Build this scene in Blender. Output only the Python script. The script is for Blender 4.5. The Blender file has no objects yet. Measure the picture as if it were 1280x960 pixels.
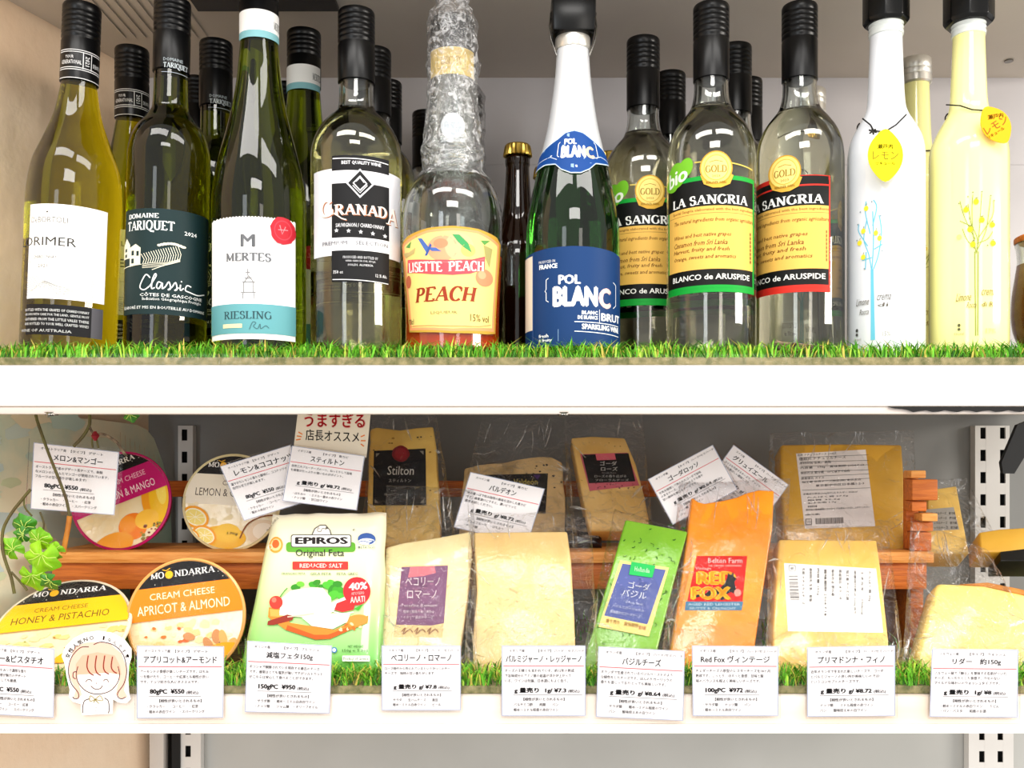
import bpy, bmesh, math, random
from mathutils import Vector, Matrix, geometry, noise
R = random.Random(7)
PI = math.pi
scene = bpy.context.scene
COL = scene.collection
F = 1224.0      # focal length in pixels of the 1280-wide frame
EYE = 1.25      # eye height, metres

# ---------------------------------------------------------------- camera
cam = bpy.data.cameras.new('camera'); camo = bpy.data.objects.new('camera', cam); COL.objects.link(camo)
cam.sensor_width = 36.0; cam.lens = 36.0 * F / 1280.0; cam.shift_y = 103 / 1280.0
cam.clip_start = 0.02
camo.location = (0, 0, EYE); camo.rotation_euler = (PI / 2, 0, 0)
scene.camera = camo
# ---------------------------------------------------------------- world
w = bpy.data.worlds.new('shop_air'); scene.world = w; w.use_nodes = True
w.node_tree.nodes['Background'].inputs[0].default_value = (1.0, 0.975, 0.94, 1)
w.node_tree.nodes['Background'].inputs[1].default_value = 0.8
# ---------------------------------------------------------------- shop lamps, shop-front windows and an added side lamp
def area(name, loc, rot, sx, sy, power, col=(1, 1, 1)):
    l = bpy.data.lights.new(name, 'AREA'); l.shape = 'RECTANGLE'; l.size = sx; l.size_y = sy
    l.energy = power; l.color = col
    o = bpy.data.objects.new(name, l); COL.objects.link(o); o.location = loc; o.rotation_euler = rot
    return o
def look(loc, tgt):
    return (Vector(tgt) - Vector(loc)).to_track_quat('-Z', 'Y').to_euler()
for i, (x, y, z, pw) in enumerate(((-0.55, -0.15, 2.55, 11), (0.75, -0.15, 2.55, 11), (0.1, -1.5, 2.6, 14))):
    area('ceiling_and_fill_lamp', (x, y, z), look((x, y, z), (x * .6, .9, 1.2)), 1.1, 0.28, pw, (1, .97, .93))
area('ceiling_and_fill_lamp', (2.1, -.2, 1.75), look((2.1, -.2, 1.75), (-.5, .85, 1.4)), .9, .3, 24, (1, .93, .84))  # added fill lamp at the side, off the ceiling, to brighten the left wall
area('window_light', (-1.3, -2.2, 1.6), look((-1.3, -2.2, 1.6), (0, .9, 1.2)), 0.55, 1.7, 14, (.88, .94, 1))
area('window_light', (0.9, -2.3, 1.5), look((.9, -2.3, 1.5), (0, .9, 1.2)), 0.45, 1.7, 11, (1, .93, .85))
scene.view_settings.view_transform = 'Standard'; scene.view_settings.look = 'None'
scene.view_settings.gamma = 1.0; scene.view_settings.use_curve_mapping = False
scene.view_settings.exposure = 0.30
scene.cycles.max_bounces = 16; scene.cycles.transmission_bounces = 14; scene.cycles.transparent_max_bounces = 24
scene.cycles.caustics_refractive = True; scene.cycles.caustics_reflective = False

# ---------------------------------------------------------------- helpers
def P(px, py, d):
    return Vector(((px - 640) / F * d, d, EYE + (583 - py) / F * d))
def lin(h):
    h = h.lstrip('#@')
    c = [int(h[i:i + 2], 16) / 255 for i in (0, 2, 4)]
    return [x / 12.92 if x <= .04045 else ((x + .055) / 1.055) ** 2.4 for x in c]
MC = {}
def newmat(key):
    m = bpy.data.materials.new(key.strip('#@')); m.use_nodes = True
    return m, m.node_tree.nodes, m.node_tree.links, m.node_tree.nodes['Principled BSDF']
SPEC = {}
def spec(key, col, col2=None, scale=20, rough=.5, bump=0, bscale=60, metal=0, trans=0, ior=1.45, coat=0, sss=0, thr=None, det=4, stretch=(1, 1, 1), alpha=1):
    SPEC[key] = locals().copy()
def M(key):
    if key in MC: return MC[key]
    m, N, L, b = newmat(key)
    if key[0] in '#@':
        b.inputs['Base Color'].default_value = (*lin(key), 1)
        b.inputs['Roughness'].default_value = .55 if key[0] == '#' else .22
        b.inputs['IOR'].default_value = 1.3 if key[0] == '#' else 1.45
        nz = N.new('ShaderNodeTexNoise'); nz.inputs['Scale'].default_value = 900
        bp = N.new('ShaderNodeBump'); bp.inputs['Strength'].default_value = .03; bp.inputs['Distance'].default_value = .0002
        L.new(nz.outputs[0], bp.inputs['Height']); L.new(bp.outputs[0], b.inputs['Normal'])
    elif key.startswith('film'):
        out = N['Material Output']; N.remove(b)
        tr = N.new('ShaderNodeBsdfTransparent'); gl = N.new('ShaderNodeBsdfGlossy'); mx = N.new('ShaderNodeMixShader')
        tr.inputs[0].default_value = (.985, .985, .99, 1); gl.inputs['Roughness'].default_value = .08
        tc = N.new('ShaderNodeTexCoord'); nz = N.new('ShaderNodeTexNoise'); nz.inputs['Scale'].default_value = 55 if key == 'film' else 130
        nz.inputs['Detail'].default_value = 3; nz.inputs['Distortion'].default_value = 1.5
        bp = N.new('ShaderNodeBump'); bp.inputs['Strength'].default_value = 1.0; bp.inputs['Distance'].default_value = .008 if key == 'film' else .0022
        fr = N.new('ShaderNodeFresnel'); fr.inputs['IOR'].default_value = {'film': 1.30, 'film_flat': 1.2, 'film_crumple': 1.75}[key]
        if key == 'film_flat': bp.inputs['Distance'].default_value = .0003
        L.new(tc.outputs['Object'], nz.inputs['Vector']); L.new(nz.outputs[0], bp.inputs['Height'])
        L.new(bp.outputs[0], gl.inputs['Normal']); L.new(bp.outputs[0], fr.inputs['Normal']); 
        mn = N.new('ShaderNodeMath'); mn.operation = 'MINIMUM'; mn.inputs[1].default_value = .34 if key == 'film' else .5
        L.new(fr.outputs[0], mn.inputs[0]); L.new(mn.outputs[0], mx.inputs[0])
        L.new(tr.outputs[0], mx.inputs[1]); L.new(gl.outputs[0], mx.inputs[2]); 
        if key == 'film_crumple':      # several layers of film: milky, with bright light streaks put in as white
            df = N.new('ShaderNodeBsdfDiffuse'); df.inputs[0].default_value = (.95, .95, .95, 1); L.new(bp.outputs[0], df.inputs['Normal'])
            m2 = N.new('ShaderNodeMixShader'); cr = N.new('ShaderNodeValToRGB'); cr.color_ramp.elements[0].position = .48; cr.color_ramp.elements[1].position = .66
            cr.color_ramp.elements[0].color = (.05, .05, .05, 1); cr.color_ramp.elements[1].color = (.36, .36, .36, 1)
            L.new(nz.outputs[0], cr.inputs[0]); L.new(cr.outputs[0], m2.inputs[0]); L.new(mx.outputs[0], m2.inputs[1]); L.new(df.outputs[0], m2.inputs[2]); mx = m2
        L.new(mx.outputs[0], out.inputs[0])
    else:
        s = SPEC[key]
        tc = N.new('ShaderNodeTexCoord'); mp = N.new('ShaderNodeMapping'); mp.inputs['Scale'].default_value = s['stretch']
        L.new(tc.outputs['Object'], mp.inputs['Vector'])
        b.inputs['Base Color'].default_value = (*lin(s['col']), 1)
        if s['col2']:
            nz = N.new('ShaderNodeTexNoise'); nz.inputs['Scale'].default_value = s['scale']; nz.inputs['Detail'].default_value = s['det']
            cr = N.new('ShaderNodeValToRGB'); t = s['thr'] or (.35, .65)
            cr.color_ramp.elements[0].position = t[0]; cr.color_ramp.elements[1].position = t[1]
            cr.color_ramp.elements[0].color = (*lin(s['col']), 1); cr.color_ramp.elements[1].color = (*lin(s['col2']), 1)
            L.new(mp.outputs[0], nz.inputs['Vector']); L.new(nz.outputs[0], cr.inputs[0]); L.new(cr.outputs[0], b.inputs['Base Color'])
        b.inputs['Roughness'].default_value = s['rough']; b.inputs['Metallic'].default_value = s['metal']
        b.inputs['IOR'].default_value = s['ior']; b.inputs['Transmission Weight'].default_value = s['trans']
        b.inputs['Coat Weight'].default_value = s['coat']; b.inputs['Coat Roughness'].default_value = .08
        b.inputs['Alpha'].default_value = s['alpha']
        if s['sss']:
            b.inputs['Subsurface Weight'].default_value = s['sss']; b.inputs['Subsurface Scale'].default_value = .004
        if s['bump']:
            n2 = N.new('ShaderNodeTexNoise'); n2.inputs['Scale'].default_value = s['bscale']; n2.inputs['Detail'].default_value = 5
            bp = N.new('ShaderNodeBump'); bp.inputs['Strength'].default_value = .8; bp.inputs['Distance'].default_value = s['bump']
            L.new(mp.outputs[0], n2.inputs['Vector']); L.new(n2.outputs[0], bp.inputs['Height']); L.new(bp.outputs[0], b.inputs['Normal'])
            if s['coat']: L.new(bp.outputs[0], b.inputs['Coat Normal'])
    MC[key] = m
    return m
spec('white_steel', '#efe8e0', '#e8e0d6', 6, .35, .0002, 30)
spec('grey_panel', '#c6c2c4', '#bab6b8', 5, .5, .0002, 40)
spec('ceiling_panel', '#d8cdc2', '#ccc0b4', 3, .5, .0002, 30)
spec('beige_wall', '#f8e0c4', '#efcfae', 9, .8, .002, 40, thr=(.3, .7))
spec('dark_gap', '#0c0b0b', rough=.8)
spec('post_steel', '#d9d6d2', '#cfccc8', 8, .35, .0001)
spec('clear_strip', '#e8eeee', rough=.08, trans=1, ior=1.3)
spec('mat_base', '#a3966a', '#67683e', 150, .9, .002, 200)
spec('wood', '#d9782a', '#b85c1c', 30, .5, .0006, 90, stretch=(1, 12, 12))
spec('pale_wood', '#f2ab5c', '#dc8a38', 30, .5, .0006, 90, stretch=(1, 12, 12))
spec('painted_board', '#efe6c6', '#bcd4c2', 11, .6, .0004, 60, thr=(.4, .62), det=6)
spec('stem', '#5c5a26', '#4a3a20', 60, .6, .0005, 200)
spec('leaf', '#8cc414', '#4f9410', 35, .4, .0008, 120)
spec('leaf_dark', '#3f8a1c', '#2b6a14', 40, .4, .0008, 120)
spec('twig', '#8a7660', '#3b3026', 200, .9, .001, 300)
spec('cap_black', '#060607', rough=.3, ior=1.33)
spec('cap_plastic', '#050505', rough=.25, ior=1.33)
spec('silver_cap', '#d9d5cc', rough=.3, metal=.7)
spec('gold_cap', '#c9a64c', rough=.3, metal=.9)
spec('wire_metal', '#8d8a84', rough=.25, metal=1)
spec('silver_foil', '#f1f3f6', '#dfe3e8', 40, .22, .0006, 40, metal=.35, stretch=(1, 1, .15))
spec('olive_glass', '#cfc41c', rough=0, trans=1, ior=1.42)
spec('green_glass', '#66700c', rough=0, trans=1, ior=1.42)
spec('riesling_glass', '#7a8a0c', rough=0, trans=1, ior=1.42)
spec('deep_green_glass', '#2e7a2c', rough=0, trans=1, ior=1.45)
spec('brown_glass', '#2a1206', rough=0, trans=.6, ior=1.5)
spec('clear_glass', '#f3f7f4', rough=0, trans=1, ior=1.5)
spec('straw_wine', '#efe2a8', rough=0, trans=1, ior=1.34)
spec('sangria_wine', '#f4ead0', rough=0, trans=1, ior=1.34)
spec('peach_liqueur', '#ff5210', rough=.1, trans=.12, ior=1.34)
spec('amber_food', '#b06a1c', '#8a4410', 60, .2, .001, 80, coat=1)
spec('milk_white', '#e6e9ee', rough=.14, coat=.4)
spec('milk_yellow', '#f3eda0', rough=.14, coat=.4)
spec('pecorino', '#f6e2aa', '#f0d595', 14, .45, .0004, 120, coat=.8, sss=.1)
spec('parmesan', '#f6d490', '#f1c67c', 10, .42, .0005, 160, coat=.7, sss=.1)
spec('red_cheddar', '#ff9a0a', '#f98702', 16, .4, .0006, 110, coat=.9, sss=.1)
spec('basil_cheese', '#7fb82c', '#69a51e', 18, .4, .0010, 110, coat=.7, sss=.1)
spec('stilton_cheese', '#efc668', '#d6a54c', 26, .55, .0012, 90, thr=(.4, .75))
spec('valdeon_cheese', '#dcb880', '#8d744a', 40, .7, .002, 90, thr=(.45, .75))
spec('rose_cheese', '#ecc074', '#dcaa56', 30, .5, .001, 90)
spec('natural_cheese', '#e0ac38', '#d29a2a', 8, .45, .0006, 70, coat=.5)
spec('prima_cheese', '#f6c664', '#f0b850', 12, .45, .0004, 90, coat=.9)
spec('ridder_cheese', '#fae084', '#f6d66c', 12, .45, .0006, 80, coat=.7)
spec('rind', '#c7822e', '#a8641c', 60, .6, .001, 90)
spec('cream', '#f4e6c0', '#ecd6a0', 40, .5, .0008, 100, coat=.9)
spec('clear_plastic', '#f4f2ea', rough=.1, trans=.7, ior=1.3)
spec('basil_fleck', '#2a5416', rough=.6)
spec('blue_mould', '#3a3a30', rough=.8)

class MB:
    def __init__(s): s.v = []; s.f = []; s.m = []
    def add(s, vs, fs, m):
        n = len(s.v); s.v += [Vector(q) for q in vs]
        for f in fs: s.f.append([n + i for i in f]); s.m.append(m)
        return s
    def box(s, x0, y0, z0, x1, y1, z1, m):
        return s.hexa([(x0, y0, z0), (x1, y0, z0), (x1, y1, z0), (x0, y1, z0), (x0, y0, z1), (x1, y0, z1), (x1, y1, z1), (x0, y1, z1)], m)
    def hexa(s, c, m):
        return s.add(c, [(0, 3, 2, 1), (4, 5, 6, 7), (0, 1, 5, 4), (1, 2, 6, 5), (2, 3, 7, 6), (3, 0, 4, 7)], m)
    def lathe(s, prof, m, c=(0, 0, 0), n=48, close=True):
        """prof: list of (r, z[, material])"""
        base = len(s.v); k = len(prof)
        for p in prof:
            for i in range(n):
                a = 2 * PI * i / n
                s.v.append(Vector((c[0] + p[0] * math.cos(a), c[1] + p[0] * math.sin(a), c[2] + p[1])))
        for j in range(k - 1):
            for i in range(n):
                a, b = base + j * n + i, base + j * n + (i + 1) % n
                s.f.append([a, b, b + n, a + n]); s.m.append(prof[j][2] if len(prof[j]) > 2 else m)
        if close:
            s.f.append([base + i for i in range(n)][::-1]); s.m.append(m)
            s.f.append([base + (k - 1) * n + i for i in range(n)]); s.m.append(m)
        return s
    def tube(s, pts, r, m, n=8, cap=True):
        pts = [Vector(p) for p in pts]; base = len(s.v); K = len(pts)
        rr = r if isinstance(r, (list, tuple)) else [r] * K
        up = Vector((0, 0, 1)); prev = None
        for j, p in enumerate(pts):
            t = (pts[min(j + 1, K - 1)] - pts[max(j - 1, 0)]).normalized()
            if prev is None:
                prev = t.orthogonal().normalized()
            x = (prev - t * prev.dot(t)).normalized(); prev = x; y = t.cross(x)
            for i in range(n):
                a = 2 * PI * i / n; s.v.append(p + (x * math.cos(a) + y * math.sin(a)) * rr[j])
        for j in range(K - 1):
            for i in range(n):
                a, b = base + j * n + i, base + j * n + (i + 1) % n
                s.f.append([a, b, b + n, a + n]); s.m.append(m)
        if cap:
            s.f.append([base + i for i in range(n)][::-1]); s.m.append(m)
            s.f.append([base + (K - 1) * n + i for i in range(n)]); s.m.append(m)
        return s

def build(name, mb, parent=None, origin=Vector((0, 0, 0)), smooth=35, bevel=0, bseg=2):
    me = bpy.data.meshes.new(name)
    o0 = Vector(origin)
    me.from_pydata([v - o0 for v in mb.v], [], mb.f)
    keys = []
    for k in mb.m:
        if k not in keys: keys.append(k)
    for k in keys: me.materials.append(M(k))
    me.polygons.foreach_set('material_index', [keys.index(k) for k in mb.m])
    if bevel:
        bm = bmesh.new(); bm.from_mesh(me)
        bmesh.ops.remove_doubles(bm, verts=bm.verts, dist=1e-6)
        es = [e for e in bm.edges if len(e.link_faces) == 2 and e.calc_face_angle(0) > .5]
        bmesh.ops.bevel(bm, geom=es, offset=bevel, segments=bseg, profile=.5, affect='EDGES', clamp_overlap=True)
        bm.to_mesh(me); bm.free()
    if smooth:
        me.polygons.foreach_set('use_smooth', [True] * len(me.polygons))
        me.set_sharp_from_angle(angle=math.radians(smooth))
    me.update()
    o = bpy.data.objects.new(name, me); COL.objects.link(o)
    if parent: o.parent = parent
    else: o.location = o0
    return o
class T:
    def __init__(s, name, label, cat, origin, group=None):
        s.o = Vector(origin); s.e = bpy.data.objects.new(name, None); COL.objects.link(s.e); s.e.location = s.o
        s.e.empty_display_size = .02
        s.e['label'] = label; s.e['category'] = cat
        if group: s.e['group'] = group
    def part(s, name, mb, parent=None, label=None, **k):
        o = build(name, mb, parent or s.e, s.o, **k)
        if label: o['label'] = label
        return o
def solo(name, mb, label, cat, origin, group=None, kind=None, **k):
    o = build(name, mb, None, origin, **k); o['label'] = label; o['category'] = cat
    if group: o['group'] = group
    if kind: o['kind'] = kind
    return o
def struct(name, mb, **k):
    o = build(name, mb, None, (0, 0, 0), **k); o['kind'] = 'structure'; return o
def copy_tree(o, parent=None):
    c = o.copy(); COL.objects.link(c)
    if parent: c.parent = parent
    for ch in list(o.children): copy_tree(ch, c)
    return c

# ---------------------------------------------------------------- lettering
def arc(cx, cy, rx, ry, a0, a1, n=10):
    return [(cx + rx * math.cos(math.radians(a0 + (a1 - a0) * i / n)), cy + ry * math.sin(math.radians(a0 + (a1 - a0) * i / n))) for i in range(n + 1)]
SF = {  # serif capitals: width, strokes (points, weight factor or None), serif centres
 'A': (.80, [([(.08, 0), (.40, 1)], .35), ([(.40, 1), (.72, 0)], 1), ([(.2, .34), (.6, .34)], None)], [(.08, 0), (.72, 0)]),
 'B': (.68, [([(.15, 0), (.15, 1)], 1), ([(.15, 1)] + arc(.34, .76, .2, .24, 90, -90) + [(.15, .52)], None), ([(.15, .52)] + arc(.36, .26, .24, .26, 90, -90) + [(.15, 0)], None)], [(.1, 0), (.1, 1)]),
 'C': (.72, [(arc(.4, .5, .32, .5, 45, 315, 18), None)], [(.64, .82)]),
 'D': (.78, [([(.15, 0), (.15, 1)], 1), ([(.15, 1)] + arc(.32, .5, .38, .5, 90, -90, 14) + [(.15, 0)], None)], [(.1, 0), (.1, 1)]),
 'E': (.64, [([(.15, 0), (.15, 1)], 1), ([(.15, .98), (.56, .98), (.57, .84)], None), ([(.15, .5), (.46, .5)], None), ([(.15, .02), (.58, .02), (.6, .18)], None)], [(.1, 0), (.1, 1)]),
 'G': (.78, [(arc(.4, .5, .32, .5, 45, 330, 18), None), ([(.66, .42), (.66, .08)], .9)], [(.64, .44)]),
 'H': (.82, [([(.15, 0), (.15, 1)], 1), ([(.67, 0), (.67, 1)], 1), ([(.15, .5), (.67, .5)], None)], [(.15, 0), (.15, 1), (.67, 0), (.67, 1)]),
 'I': (.34, [([(.17, 0), (.17, 1)], 1)], [(.17, 0), (.17, 1)]),
 'K': (.76, [([(.15, 0), (.15, 1)], 1), ([(.15, .45), (.62, 1)], .35), ([(.3, .55), (.68, 0)], 1)], [(.15, 0), (.15, 1), (.62, 1), (.68, 0)]),
 'L': (.62, [([(.15, 0), (.15, 1)], 1), ([(.15, .02), (.56, .02), (.58, .2)], None)], [(.15, 0), (.15, 1)]),
 'M': (.98, [([(.15, 0), (.15, 1)], .4), ([(.15, 1), (.48, .1)], 1), ([(.48, .1), (.82, 1)], .35), ([(.82, 1), (.82, 0)], 1)], [(.15, 0), (.12, 1), (.85, 1), (.82, 0)]),
 'N': (.82, [([(.15, 0), (.15, 1)], .4), ([(.13, 1), (.67, 0)], 1), ([(.67, 0), (.67, 1)], .4)], [(.15, 0), (.1, 1), (.67, 1)]),
 'O': (.82, [(arc(.41, .5, .33, .5, 0, 360, 24), None)], []),
 'P': (.66, [([(.15, 0), (.15, 1)], 1), ([(.15, .98)] + arc(.34, .74, .22, .24, 90, -90) + [(.15, .5)], None)], [(.15, 0), (.1, 1)]),
 'Q': (.84, [(arc(.41, .5, .33, .5, 0, 360, 24), None), ([(.4, .02), (.6, -.16), (.95, -.2)], 1)], []),
 'R': (.74, [([(.15, 0), (.15, 1)], 1), ([(.15, .98)] + arc(.34, .76, .22, .22, 90, -90) + [(.15, .54)], None), ([(.34, .54), (.66, 0)], 1)], [(.15, 0), (.1, 1), (.66, 0)]),
 'S': (.60, [(arc(.31, .76, .2, .23, 35, 270, 12) + arc(.31, .26, .22, .27, 90, -145, 12), None)], [(.47, .84), (.12, .16)]),
 'T': (.72, [([(.36, 0), (.36, 1)], 1), ([(.06, .82), (.06, .98), (.66, .98), (.66, .82)], None)], [(.36, 0)]),
 'U': (.78, [([(.15, 1), (.15, .3)] + arc(.39, .3, .24, .3, 180, 360, 10) + [(.63, 1)], None)], [(.15, 1), (.63, 1)]),
 'V': (.78, [([(.08, 1), (.38, 0)], 1), ([(.38, 0), (.70, 1)], .35)], [(.08, 1), (.70, 1)]),
 'Y': (.74, [([(.08, 1), (.37, .48)], 1), ([(.37, .48), (.66, 1)], .35), ([(.37, .5), (.37, 0)], 1)], [(.08, 1), (.66, 1), (.37, 0)]),
}
def strip(pts, wf):
    vs, fs = [], []
    n = len(pts)
    for i, p in enumerate(pts):
        a = Vector(pts[max(i - 1, 0)]); b = Vector(pts[min(i + 1, n - 1)]); t = b - a
        if t.length < 1e-9: t = Vector((1, 0))
        t.normalize(); w_ = wf(t) / 2; nn = Vector((-t.y, t.x)) * w_
        vs += [(p[0] + nn.x, p[1] + nn.y), (p[0] - nn.x, p[1] - nn.y)]
        if i: fs.append((2 * i - 2, 2 * i - 1, 2 * i + 1, 2 * i))
    return vs, fs
TX = {}
def glyphs(s, font='n', bold=0, res=2):
    k = (s, font, bold, res)
    if k in TX: return TX[k]
    vs, fs = [], []
    if font == 's':
        x = 0; th = .17 + bold; tn = .065 + bold * .7
        for ch in s:
            if ch == ' ': x += .34; continue
            if ch not in SF:
                v2, f2 = glyphs(ch, 'n', .01, 2)
                n = len(vs); vs += [(x + p[0] * 1.35, p[1] * 1.35) for p in v2]; fs += [[n + i for i in f] for f in f2]
                x += (max([p[0] for p in v2] + [0]) * 1.35 + .08); continue
            wd, strokes, ser = SF[ch]
            for pts, fac in strokes:
                wf = (lambda t: tn + (th - tn) * abs(t.y) ** 1.3) if fac is None else (lambda t, fac=fac: tn + (th - tn) * (fac if fac < 1 else 1))
                if fac == .35: wf = lambda t: tn
                v2, f2 = strip(pts, wf); n = len(vs)
                vs += [(x + p[0], p[1]) for p in v2]; fs += [[n + i for i in f] for f in f2]
            for (sx, sy) in ser:
                n = len(vs); h = .055
                y0 = sy if sy < .5 else sy - h
                if 0.02 < sy < .98: vs += [(x + sx - .04, y0 - .1), (x + sx + .05, y0 - .1), (x + sx + .05, y0 + .12), (x + sx - .04, y0 + .12)]
                else: vs += [(x + sx - .15, y0), (x + sx + .15, y0), (x + sx + .15, y0 + h), (x + sx - .15, y0 + h)]
                fs.append([n, n + 1, n + 2, n + 3])
            x += wd + .05
    else:
        c = bpy.data.curves.new('lettering', 'FONT'); c.body = s; c.size = 1; c.resolution_u = res; c.fill_mode = 'FRONT'
        o = bpy.data.objects.new('lettering', c); me = o.to_mesh()
        vs = [(v.co.x, v.co.y) for v in me.vertices]; fs = [list(p.vertices) for p in me.polygons]
        if bold > 0:
            K = len(vs); base = list(vs); fb = list(fs)
            for dx, dy in ((-bold, 0), (bold, 0), (0, bold * .6), (0, -bold * .6)):
                n = len(vs); vs += [(p[0] + dx, p[1] + dy) for p in base]; fs += [[n + i for i in f] for f in fb]
        o.to_mesh_clear(); bpy.data.objects.remove(o); bpy.data.curves.remove(c)
    TX[k] = (vs, fs)
    return TX[k]

class Cv:
    """flat artwork; x to the right, y DOWN; every item lies a hair above the one before"""
    def __init__(s, A=None):
        s.it = []; s.A = A; s.clip = None
    def raw(s, key, pts, faces):
        if s.clip:
            v2, f2 = [], []
            for f in faces:
                poly = [pts[i] for i in f]
                for i in range(len(s.clip)):
                    a, b = s.clip[i], s.clip[(i + 1) % len(s.clip)]
                    out = []
                    side = lambda p: (b[0] - a[0]) * (p[1] - a[1]) - (b[1] - a[1]) * (p[0] - a[0])
                    for j, p in enumerate(poly):
                        q = poly[j - 1]; sp, sq = side(p), side(q)
                        if (sp >= 0) != (sq >= 0):
                            t = sq / (sq - sp); out.append((q[0] + (p[0] - q[0]) * t, q[1] + (p[1] - q[1]) * t))
                        if sp >= 0: out.append(p)
                    poly = out
                    if len(poly) < 3: break
                if len(poly) >= 3:
                    n = len(v2); v2 += poly; f2.append(list(range(n, n + len(poly))))
            pts, faces = v2, f2
        s.it.append((key, pts, faces))
    def ax(s, x): return s.A(x) if s.A else x
    def poly(s, key, pts):
        pts = [(s.ax(p[0]), p[1]) for p in pts]
        tr = geometry.tessellate_polygon([[Vector((p[0], p[1], 0)) for p in pts]])
        s.raw(key, pts, [list(t) for t in tr])
    def rect(s, key, x0, y0, x1, y1): s.poly(key, [(x0, y0), (x1, y0), (x1, y1), (x0, y1)])
    def rrect(s, key, x0, y0, x1, y1, r):
        p = []
        for cx, cy, a in ((x1 - r, y1 - r, 0), (x0 + r, y1 - r, 90), (x0 + r, y0 + r, 180), (x1 - r, y0 + r, 270)):
            p += arc(cx, cy, r, r, a, a + 90, 5)
        s.poly(key, p)
    def frame(s, key, x0, y0, x1, y1, w_):
        s.line(key, [(x0, y0), (x1, y0)], w_); s.line(key, [(x0, y1), (x1, y1)], w_)
        s.line(key, [(x0, y0), (x0, y1)], w_); s.line(key, [(x1, y0), (x1, y1)], w_)
    def ell(s, key, cx, cy, rx, ry=None, n=28, rot=0):
        ry = ry or rx; c, q = math.cos(math.radians(rot)), math.sin(math.radians(rot))
        s.poly(key, [(cx + x * c - y * q, cy + x * q + y * c) for x, y in arc(0, 0, rx, ry, 0, 360 - 360 / n, n - 1)])
    def line(s, key, pts, w_, smooth=0):
        if smooth and len(pts) > 2:
            out = []
            for i in range(len(pts) - 1):
                p0, p1, p2, p3 = pts[max(i - 1, 0)], pts[i], pts[i + 1], pts[min(i + 2, len(pts) - 1)]
                for j in range(smooth):
                    t = j / smooth
                    out.append(tuple(.5 * ((2 * p1[k]) + (-p0[k] + p2[k]) * t + (2 * p0[k] - 5 * p1[k] + 4 * p2[k] - p3[k]) * t * t + (-p0[k] + 3 * p1[k] - 3 * p2[k] + p3[k]) * t ** 3) for k in (0, 1)))
            pts = out + [pts[-1]]
        pts = [(s.ax(p[0]), p[1]) for p in pts]
        v, f = strip(pts, lambda t: w_); s.raw(key, v, f)
    def text(s, t, key, x0, y0, x1, y1, font='n', bold=0, shear=0, rot=0, res=None, keep=False, slope=0):
        """fit the lettering's own bounding box into x0..x1, y0..y1 (y1 = bottom)"""
        if res is None: res = 1 if abs(y1 - y0) < 7 else (3 if abs(y1 - y0) > 14 else 2)
        if not bold and font == 'n' and abs(y1 - y0) < 7: bold = .012
        v, f = glyphs(t, font, bold, res)
        if not v: return
        X0, X1 = s.ax(x0), s.ax(x1)
        bx0, bx1 = min(p[0] for p in v), max(p[0] for p in v); by0, by1 = min(p[1] for p in v), max(p[1] for p in v)
        kx = (X1 - X0) / max(bx1 - bx0, 1e-6); ky = (y1 - y0) / max(by1 - by0, 1e-6)
        if keep: kx = min(kx, ky * 1.05); X0 = (X0 + X1) / 2 - kx * (bx1 - bx0) / 2
        cx, cy = (X0 + X1) / 2, (y0 + y1) / 2; c, q = math.cos(math.radians(rot)), math.sin(math.radians(rot))
        out = []
        for p in v:
            x = X0 + (p[0] - bx0) * kx; y = y1 - (p[1] - by0) * ky
            x += (y1 - y) * shear; y += (x - cx) * slope
            dx, dy = x - cx, y - cy
            out.append((cx + dx * c - dy * q, cy + dx * q + dy * c))
        s.raw(key, out, f)
    def mesh(s, mapf, cut=0, cuty=0, step=1.6e-5, base=0.0):
        bm = bmesh.new(); keys = []
        for li, (key, pts, faces) in enumerate(s.it):
            if key not in keys: keys.append(key)
            vs = [bm.verts.new((p[0], p[1], li)) for p in pts]
            for f in faces:
                try: fc = bm.faces.new([vs[i] for i in f]); fc.material_index = keys.index(key)
                except ValueError: pass
        if cut or cuty: bmesh.ops.triangulate(bm, faces=bm.faces[:])
        xs = [v.co.x for v in bm.verts]; ys = [v.co.y for v in bm.verts]
        for st, ax, vals in ((cut, 0, xs), (cuty, 1, ys)):
            if st and vals:
                k = math.ceil(min(vals) / st)
                while k * st < max(vals):
                    co = [0, 0, 0]; co[ax] = k * st + .0137; no = [0, 0, 0]; no[ax] = 1
                    bmesh.ops.bisect_plane(bm, geom=bm.verts[:] + bm.edges[:] + bm.faces[:], dist=1e-5, plane_co=co, plane_no=no)
                    k += 1
        mb = MB(); bm.verts.index_update()
        mb.v = [Vector(mapf(v.co.x, v.co.y, base + v.co.z * step)) for v in bm.verts]
        for f in bm.faces: mb.f.append([v.index for v in f.verts]); mb.m.append(keys[f.material_index])
        bm.free()
        return mb

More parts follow.
